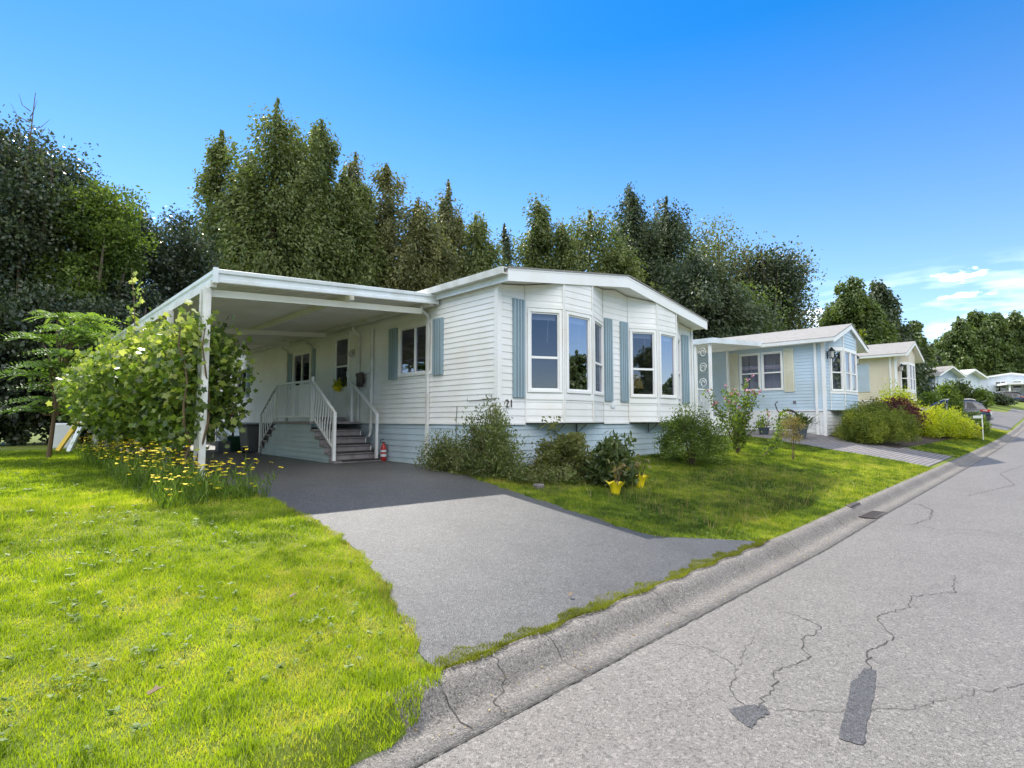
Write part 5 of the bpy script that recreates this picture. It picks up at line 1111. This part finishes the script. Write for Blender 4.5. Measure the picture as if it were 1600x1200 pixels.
# tall rose of sharon with upright stems
t = thing('flowering_shrub', 'tall upright shrub with pink buds beside the light blue home\'s awning', 'shrub', (13.6, 5.9, G(13.6, 5.9)), local=True); rs = np.random.RandomState(31); m = MB(); P = []; Rn = []; F = []
for b in range(15):
    a = rs.rand()*6.28; l = .15+.75*rs.rand(); h = 2.15*(.55+.45*rs.rand())*(1.12-.3*l); pts = [np.array([math.cos(a)*l*q**1.2, math.sin(a)*l*.8*q**1.2, h*q]) for q in np.linspace(0, 1, 7)]
    m.tube([tuple(p) for p in pts], .016, 5, .005)
    for q in range(170):
        s_ = .18+.82*rs.rand(); i = min(5, int(s_*6)); c = pts[i]+(pts[i+1]-pts[i])*(s_*6-i); P.append(c+rs.normal(size=3)*.062); Rn.append(rs.rand())
    F += [pts[-1]+rs.normal(size=3)*.05 for _ in range(2)]
m.build('stems', 'stem', t); P = np.array(P); leafobj('foliage', 'rose_leaf', t, P, rs.normal(size=P.shape), .075*(.6+.7*rs.rand(len(P))), .55, np.array(Rn), 'leaf', 8)
F = np.array(F); F = np.repeat(F, 6, 0)+rs.normal(size=(len(F)*6, 3))*.02
MAT['pinkp'] = paint('pink_petal', (.55, .22, .30), .6); leafobj('buds', 'pinkp', t, F, rs.normal(size=F.shape), .05, .8, None, 'leaf', 9)
# leaning branch
t = thing('leaning_branch', 'leafy branch leaning low towards the grass right of the tall flowering shrub', 'shrub', (13.9, 5.4, G(13.9, 5.4)), local=True); m = MB(); P = []
pts = [np.array([0, 0, 0]), np.array([.45, -.05, .18]), np.array([.9, -.05, .42]), np.array([1.35, 0, .75]), np.array([1.7, .1, 1.05])]
m.tube([tuple(p) for p in pts], .014, 5, .005); m.build('stems', 'stem', t)
for q in range(420): s_ = .15+.85*rs.rand(); i = min(3, int(s_*4)); P.append(pts[i]+(pts[i+1]-pts[i])*(s_*4-i)+rs.normal(size=3)*(.05+.06*s_))
P = np.array(P); leafobj('foliage', 'rose_leaf', t, P, rs.normal(size=P.shape), .08, .6, None, 'leaf', 10)
bush('dry_shrub', 'small dried brown seedling standing alone on the lawn', 14.05, 4.75, .24, .24, 1.1, 'dry_leafage', n=1500, seed=106, size=.045, sig=.055, low=.45, stems=6, aspect=.35)
# yellow wrapped plants
def wrapped(name, label, x, y, h, tilt=0):
    t = thing(name, label, 'potted plant', (x, y, G(x, y))); z = G(x, y); m = MB(); k = 14
    for i, (r, zz_) in enumerate([(.055, 0), (.07, .05), (.085, .12), (.14, .19)]):
        for j in range(k):
            a = j*6.283/k; rj = r*(1+(.22*math.sin(j*2.1) if i == 3 else 0)); m.v.append((x+rj*math.cos(a)+tilt*zz_, y+rj*math.sin(a), z+zz_+(.03*math.sin(j*3.3) if i == 3 else 0)))
    for i in range(3):
        for j in range(k): m.f.append((i*k+j, i*k+(j+1) % k, (i+1)*k+(j+1) % k, (i+1)*k+j))
    m.build('wrap', 'yplastic', t, smooth=True)
    m = MB(); rs = np.random.RandomState(int(x*100)); ends = []
    for i in range(4): e = (x+rs.normal()*.08, y+rs.normal()*.08, z+h*(.7+.3*rs.rand())); m.tube([(x, y, z), ((x+e[0])/2, (y+e[1])/2, z+h*.5), e], .009, 5, .004); ends.append(e)
    m.build('stems', 'stem', t); P = np.repeat(np.array(ends), 7, 0)+rs.normal(size=(28, 3))*.05; leafobj('leaves', 'dry_leafage', t, P, rs.normal(size=P.shape), .09, .6, None, 'leaf', 2)
wrapped('wrapped_plant', 'wilted plant in bright yellow wrap, the nearer of two, on the lawn edge', 6.86, 4.85, .52)
wrapped('wrapped_plant', 'yellow-wrapped plant half hidden at the right of the broad-leaved shrub', 7.72, 4.98, .48, .2)
o = MB(); o.prism([(5.95, 5.62), (6.1, 5.6), (6.16, 5.72), (6.02, 5.78)], G(6, 5.7)+.0, G(6, 5.7)+.07); tag(bevel(o.build('stone', 'conc'), .02), 'small pale stone among the weeds near the house corner', 'stone')
# bed of house 2: mounds, maple, junipers
bush('mounded_cypress', 'large mounded threadleaf cypress beside the paver driveway', 21.9, 4.75, 1.35, 1.05, 1.16, 'mound_leaf', n=42000, seed=201, size=.07, sig=.075, shape='diamond', aspect=.25, up=-.9, stems=5, low=.12, gap=.55)
bush('mounded_cypress', 'smaller yellow-tipped cypress mound at the front left of the large mound', 20.75, 4.85, .7, .65, .84, 'mound_leaf', n=20000, seed=202, size=.07, sig=.07, shape='diamond', aspect=.25, up=-.9, stems=4, low=.1, gap=.6)
bush('red_maple', 'low weeping dark red maple behind the large cypress mound', 24.5, 4.65, 1.5, .85, 1.22, 'red_leaf', n=14000, seed=203, size=.10, sig=.13, aspect=.35, up=-.4, stems=8, low=.45, gap=.7)
bush('golden_juniper', 'spreading golden juniper, the left and taller one', 27.2, 5.0, 1.6, .9, 1.45, 'gold_leaf', n=16000, seed=204, size=.12, sig=.13, shape='diamond', aspect=.25, up=.5, stems=6, gap=.8)
bush('golden_juniper', 'spreading golden juniper in the middle, in front of the SUV', 28.9, 4.0, 1.8, .9, 1.0, 'gold_leaf', n=18000, seed=205, size=.12, sig=.12, shape='diamond', aspect=.25, up=.5, stems=6, gap=.8)
bush('golden_juniper', 'low golden juniper tip nearest the road', 30.8, 3.4, 1.2, .5, .62, 'gold_leaf', n=10000, seed=206, size=.11, sig=.11, shape='diamond', aspect=.25, up=.4, stems=4, gap=.8)
bush('round_boxwood', 'round clipped dark green shrub in front of the SUV\'s tail', 34.5, 3.6, 1.0, .7, .80, 'box_leaf', n=14000, seed=207, size=.11, sig=.12, stems=4, gap=.6)
bush('round_boxwood', 'green rounded shrub between the golden junipers and the road', 31.4, 3.3, 1.0, .4, .5, 'mound_leaf', n=8000, seed=208, size=.10, sig=.10, stems=4, gap=.6)
tr('c', 1496, 622, 14, 36, label='small dark conifer standing in front of the SUV', n=5000, size=.16, mat='box_leaf', name='dwarf_conifer', power=.4, base=.1, wide=1.0)
tr('b', 1418, 628, 10, 33, label='lime green shrub top behind the red maple', n=1500, size=.14, mat='gold_leaf', name='lime_shrub', base=.1, sig=.15, limbs=3, cat='shrub')

# ------------------------------------------------------------------ grass
m = MB(); xs_ = [-6+.1*i for i in range(80)]; xs_ = [x for x in xs_ if x < 1.56]
for x in xs_:
    yb = max(2.25, 2.47-.22*min(1, max(0, (1.9-x)/.45)))
    tp_ = min(1, max(0, (1.58-x)/.3))
    for y, dz in ((yb, .001), (yb+.03, .002+.008*tp_), (2.31, .002+.010*tp_), (2.35, .002+.012*tp_), (2.39, .002+.012*tp_), (2.43, .002+.010*tp_), (2.50, .006)): m.v.append((x, y, cz(x, y)+dz))
m.f = [(7*i+j, 7*i+7+j, 7*i+8+j, 7*i+1+j) for i in range(len(xs_)-1) for j in range(6)]
m.build('verge_soil', 'lawn')['kind'] = 'structure'
def keep_grass(x, y):
    dl = np.interp(y, [a for a, b in DL], [b for a, b in DL])+.03*np.sin(y*9)+.02*np.sin(y*23)
    drr = np.interp(y, [a for a, b in DR], [b for a, b in DR])+.03*np.sin(y*9+2)+.02*np.sin(y*23)
    left = (x < dl+.02) & (y > np.where(x > 1.45, 2.47-np.clip((1.9-x)/.45, 0, 1)*.22, 2.25)+.02*np.sin(x*31)) & ((x < 2.2) | (y < 9))
    right = (x > drr-.03) & (y > 2.46+.015*np.sin(x*13)) & (x < 17.5+.03*np.sin(y*5)-np.where(y < 3.2, .5*(3.2-y), 0)) & ((y < HY0-.1) | ((x > HX1+.2) & (y < 12)))
    far = (x > 21.3) & (x < 41) & (y > 2.47) & (y < 3.75-.03*(x-21))
    strip = (y > 2.455+.02*np.sin(x*11)) & (y < 2.565+.03*np.sin(x*4)+.03*np.sin(x*13)+.015*np.sin(x*37)) & (x > 1.8) & (x < 6.5)
    return left | right | far, strip
def grass(name, label, x0, x1, y0, y1, dens, hgt, wid, seed, mat='grass_blade', sel=0, extra=None):
    rs = np.random.RandomState(seed); n = int((x1-x0)*(y1-y0)*dens); x = x0+rs.rand(n)*(x1-x0); y = y0+rs.rand(n)*(y1-y0)
    k = keep_grass(x, y)[sel]
    if extra is not None: k &= extra(x, y, rs)
    x, y = x[k], y[k]; n = len(x); z = np.where(y < 2.485, g(x)+np.interp(y, [2.05, 2.2, 2.255, 2.29, 2.33, 2.37, 2.41, 2.485], [.004, -.006, -.002, .016, .052, .088, .108, .119])+.012, ground(x, y))
    fb = lambda sx, sy, ph: np.sin(x*sx+1.7*np.sin(y*sy*.7+ph)+ph)*np.sin(y*sy+1.9*np.sin(x*sx*.6+2*ph))
    tuft = .5*fb(5.1, 6.3, .4)+.5*fb(11.3, 9.7, 1.9)+.35*fb(21.0, 24.0, 3.1)
    patch = np.sin(x*2.1+np.sin(y*1.7)*1.5)*np.sin(y*2.6+np.sin(x*1.3))*.5+.5; patch2 = np.sin(x*7+y*3+np.sin(y*9))*.5+.5
    h = hgt*(.4+.8*rs.rand(n))*(.75+.45*tuft.clip(-1, 1)+.25*patch); wd = wid*(.6+.8*rs.rand(n)); a = rs.rand(n)*6.283; ln = rs.rand(n)*.9; b = rs.rand(n)*6.283
    ca, sa = np.cos(a), np.sin(a); V = np.zeros((n, 3, 3))
    V[:, 0] = np.stack([x-ca*wd, y-sa*wd, z-.004], 1); V[:, 1] = np.stack([x+ca*wd, y+sa*wd, z-.004], 1)
    V[:, 2] = np.stack([x+np.cos(b)*h*ln, y+np.sin(b)*h*ln, z+h*np.sqrt(np.maximum(.1, 1-ln**2*.7))], 1)
    rn = np.clip(.40+.22*(patch-.5)-.40*tuft+.25*fb(1.1, .9, 2.2)+.42*(rs.rand(n)-.5)+(rs.rand(n) > .975)*.4, 0, 1)
    o = rawmesh(name, mat, None, V.reshape(-1, 3), n, 3, rn); tag(o, label, 'grass', kind='stuff'); return o
grass('lawn_grass', 'bright sunlit green lawn left of the driveway', -1.6, 2.7, 2.2, 5.0, 13500, .042, .0030, 1, 'sunlit_tint_blade')
grass('lawn_grass', 'bright sunlit green lawn left of the driveway, middle', -3, 2.7, 5.0, 8.5, 6500, .045, .0042, 2, 'sunlit_tint_blade')
grass('lawn_grass', 'bright sunlit green lawn left of the driveway, far end', -6, 2.3, 8.5, 20, 2300, .05, .008, 3, 'sunlit_tint_blade')
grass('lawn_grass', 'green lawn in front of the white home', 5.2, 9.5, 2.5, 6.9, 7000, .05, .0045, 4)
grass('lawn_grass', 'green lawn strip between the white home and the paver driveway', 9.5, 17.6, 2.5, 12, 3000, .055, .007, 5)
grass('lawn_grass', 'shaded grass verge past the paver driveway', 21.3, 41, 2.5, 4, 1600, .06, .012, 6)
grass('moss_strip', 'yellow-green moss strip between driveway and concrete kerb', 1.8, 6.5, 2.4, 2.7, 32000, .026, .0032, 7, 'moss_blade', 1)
grass('lawn_grass', 'bright lawn at the far left beside the kerb', -6, -1.6, 2.3, 5.0, 4500, .045, .005, 19, 'sunlit_tint_blade')
grass('lawn_grass', 'bright lawn further left beyond the flower patch', -6, -3, 5.0, 8.5, 3500, .045, .006, 20, 'sunlit_tint_blade')
edge_near = lambda x, y, rs: (np.abs(x-np.interp(y, [a for a, b in DL], [b for a, b in DL])) < .02+.10*rs.rand(len(x))**2) & (y < 6.2)
grass('dry_edge_grass', 'dry straw-coloured grass along the left edge of the driveway', 1.4, 2.7, 2.55, 6.2, 9000, .03, .004, 8, 'straw_blade', 0, edge_near)
scat = lambda x, y, rs: (rs.rand(len(x)) < .5*np.clip(np.sin(x*1.9+1)*np.sin(y*1.1+.5), 0, 1))
grass('dry_grass', 'scattered dry blades in the lawn', -1, 17.5, 2.6, 9, 900, .05, .004, 9, 'straw_blade', 0, scat)
tall = lambda x, y, rs: (np.abs(x-9.6-.5*(y-3.4)) < .9) & (y < 4.6) & (rs.rand(len(x)) < .5)
grass('seed_grass', 'sparse tall seeding grass stalks in the shaded front lawn', 6.2, 12, 2.8, 5, 90, .26, .003, 10, 'straw_blade', 0)
# broadleaf weeds in the lawn
def weeds(name, label, x0, x1, y0, y1, nr, seed, size=.022, leafn=9, mat='weed_leaf'):
    rs = np.random.RandomState(seed); P = []; A = []; S_ = []
    cl = rs.rand(14, 2)*[x1-x0, y1-y0]+[x0, y0]
    for i in range(nr):
        if rs.rand() < .6: c = cl[rs.randint(14)]+rs.normal(size=2)*.16
        else: c = rs.rand(2)*[x1-x0, y1-y0]+[x0, y0]
        if not keep_grass(np.array([c[0]]), np.array([c[1]]))[0][0]: continue
        z = G(*c); r = .5+rs.rand()
        for j in range(leafn):
            a = rs.rand()*6.28; l = size*r*(.5+.6*rs.rand()); P.append((c[0]+math.cos(a)*l*.6, c[1]+math.sin(a)*l*.6, z+.028+.02*rs.rand())); A.append((math.cos(a), math.sin(a), .35*rs.rand())); S_.append(l*1.3)
    o = leafobj(name, mat, None, np.array(P), np.array(A), np.array(S_), .5, None, 'leaf', seed, .8); tag(o, label, 'weeds', kind='stuff')
weeds('clover_weeds', 'clover and broad weeds scattered in the sunny left lawn', -.5, 2.4, 2.6, 8, 560, 11)
weeds('clover_weeds', 'broad weeds further back in the left lawn', -1, 2.3, 8, 15, 260, 12, .03)
weeds('clover_weeds', 'clover in the lawn in front of the white home', 5.5, 13, 2.7, 6.4, 500, 13)
# yellow wildflowers round the carport posts
rs = np.random.RandomState(17); P = []; A = []; Sz = []; FP = []; m = MB()
for i in range(400):
    q = rs.rand(); c = np.array([2.05-.75*rs.rand()*(1-.2*q)+.25*rs.rand()*(q < .25), 6.7+q**1.3*9.5]); 
    if c[1] < 7.6: c[0] = 1.35+rs.rand()*1.1
    z = G(*c); h = (.22+.36*rs.rand())*(.75 if c[1] < 7.2 else 1); tp = np.array([c[0]+rs.normal()*.07, c[1]+rs.normal()*.07, z+h]); m.tube([(c[0], c[1], z), tuple(tp)], .0035, 3, .002, cap=False)
    FP.append(tp)
    if i % 3 == 0: FP.append(tp+[rs.normal()*.05, rs.normal()*.05, -.03-.06*rs.rand()])
    for j in range(15):
        s_ = rs.rand()**1.6*.7; P.append([c[0]+(tp[0]-c[0])*s_+rs.normal()*.04, c[1]+(tp[1]-c[1])*s_+rs.normal()*.05, z+h*s_+.02]); A.append([rs.normal()*.4, rs.normal()*.4, 1]); Sz.append(.10+.08*rs.rand())
t = thing('wildflower_patch', 'patch of tall yellow wildflowers in grass round the foot of the carport posts', 'wildflowers', (1.9, 8, .6)); t['kind'] = 'stuff'
st = m.build('stems', 'box_leaf', t); o = leafobj('foliage', 'weed_leaf', t, np.array(P), np.array(A), np.array(Sz), .10, None, 'diamond', 18)
FP = np.array(FP); idx = np.repeat(np.arange(len(FP)), 5); an = rs.rand(len(idx))*6.28; D = np.stack([np.cos(an), np.sin(an), .15*rs.normal(size=len(idx))], 1); o = leafobj('blossoms', 'petal', t, FP[idx]+D*.010+[0, 0, .012], D, .05, .75, None, 'leaf', 19, .85)
# fallen leaves
for i, (x, y, s_, lb) in enumerate([(.62, 3.05, .07, 'large curled dry brown leaf on the grass near the bottom edge'), (1.55, 3.75, .055, 'small pale dry leaf on the lawn, left of the driveway'), (3.25, 2.72, .05, 'pale fallen leaf on the driveway edge by the kerb')]):
    z = G(x, y)+.05 if i < 2 else G(x, y)+.03
    m = MB(); T = TPL['lobed']
    for a, b in T: m.v.append((x+a*s_, y+b*s_*.8, z+.5*abs(b)*s_+.3*a*s_))
    m.v.append((x, y, z-.0)); m.f = [(j, (j+1) % len(T), len(T)) for j in range(len(T))]; o = m.build('fallen_leaf', 'drleaf'); sm = o.modifiers.new('t', 'SOLIDIFY'); sm.thickness = .001; tag(o, lb, 'leaf')

# dry leaf bits and grit lying in the gutter
rs = np.random.RandomState(44); n = 420; x = 1.5+rs.rand(n)**1.5*22; y = 2.08+.24*(1-rs.rand(n)**1.6); z = np.array([cz(a, b) for a, b in zip(x, y)])+.006
P = np.stack([x, y, z], 1); A = rs.normal(size=P.shape)*[1, 1, .25]; o = leafobj('gutter_litter', 'straw_blade', None, P, A, .006+.022*rs.rand(n)**3, .6, None, 'leaf', 45, .8); tag(o, 'dry leaf bits and grit lying in the concrete gutter', 'leaf litter', kind='stuff')
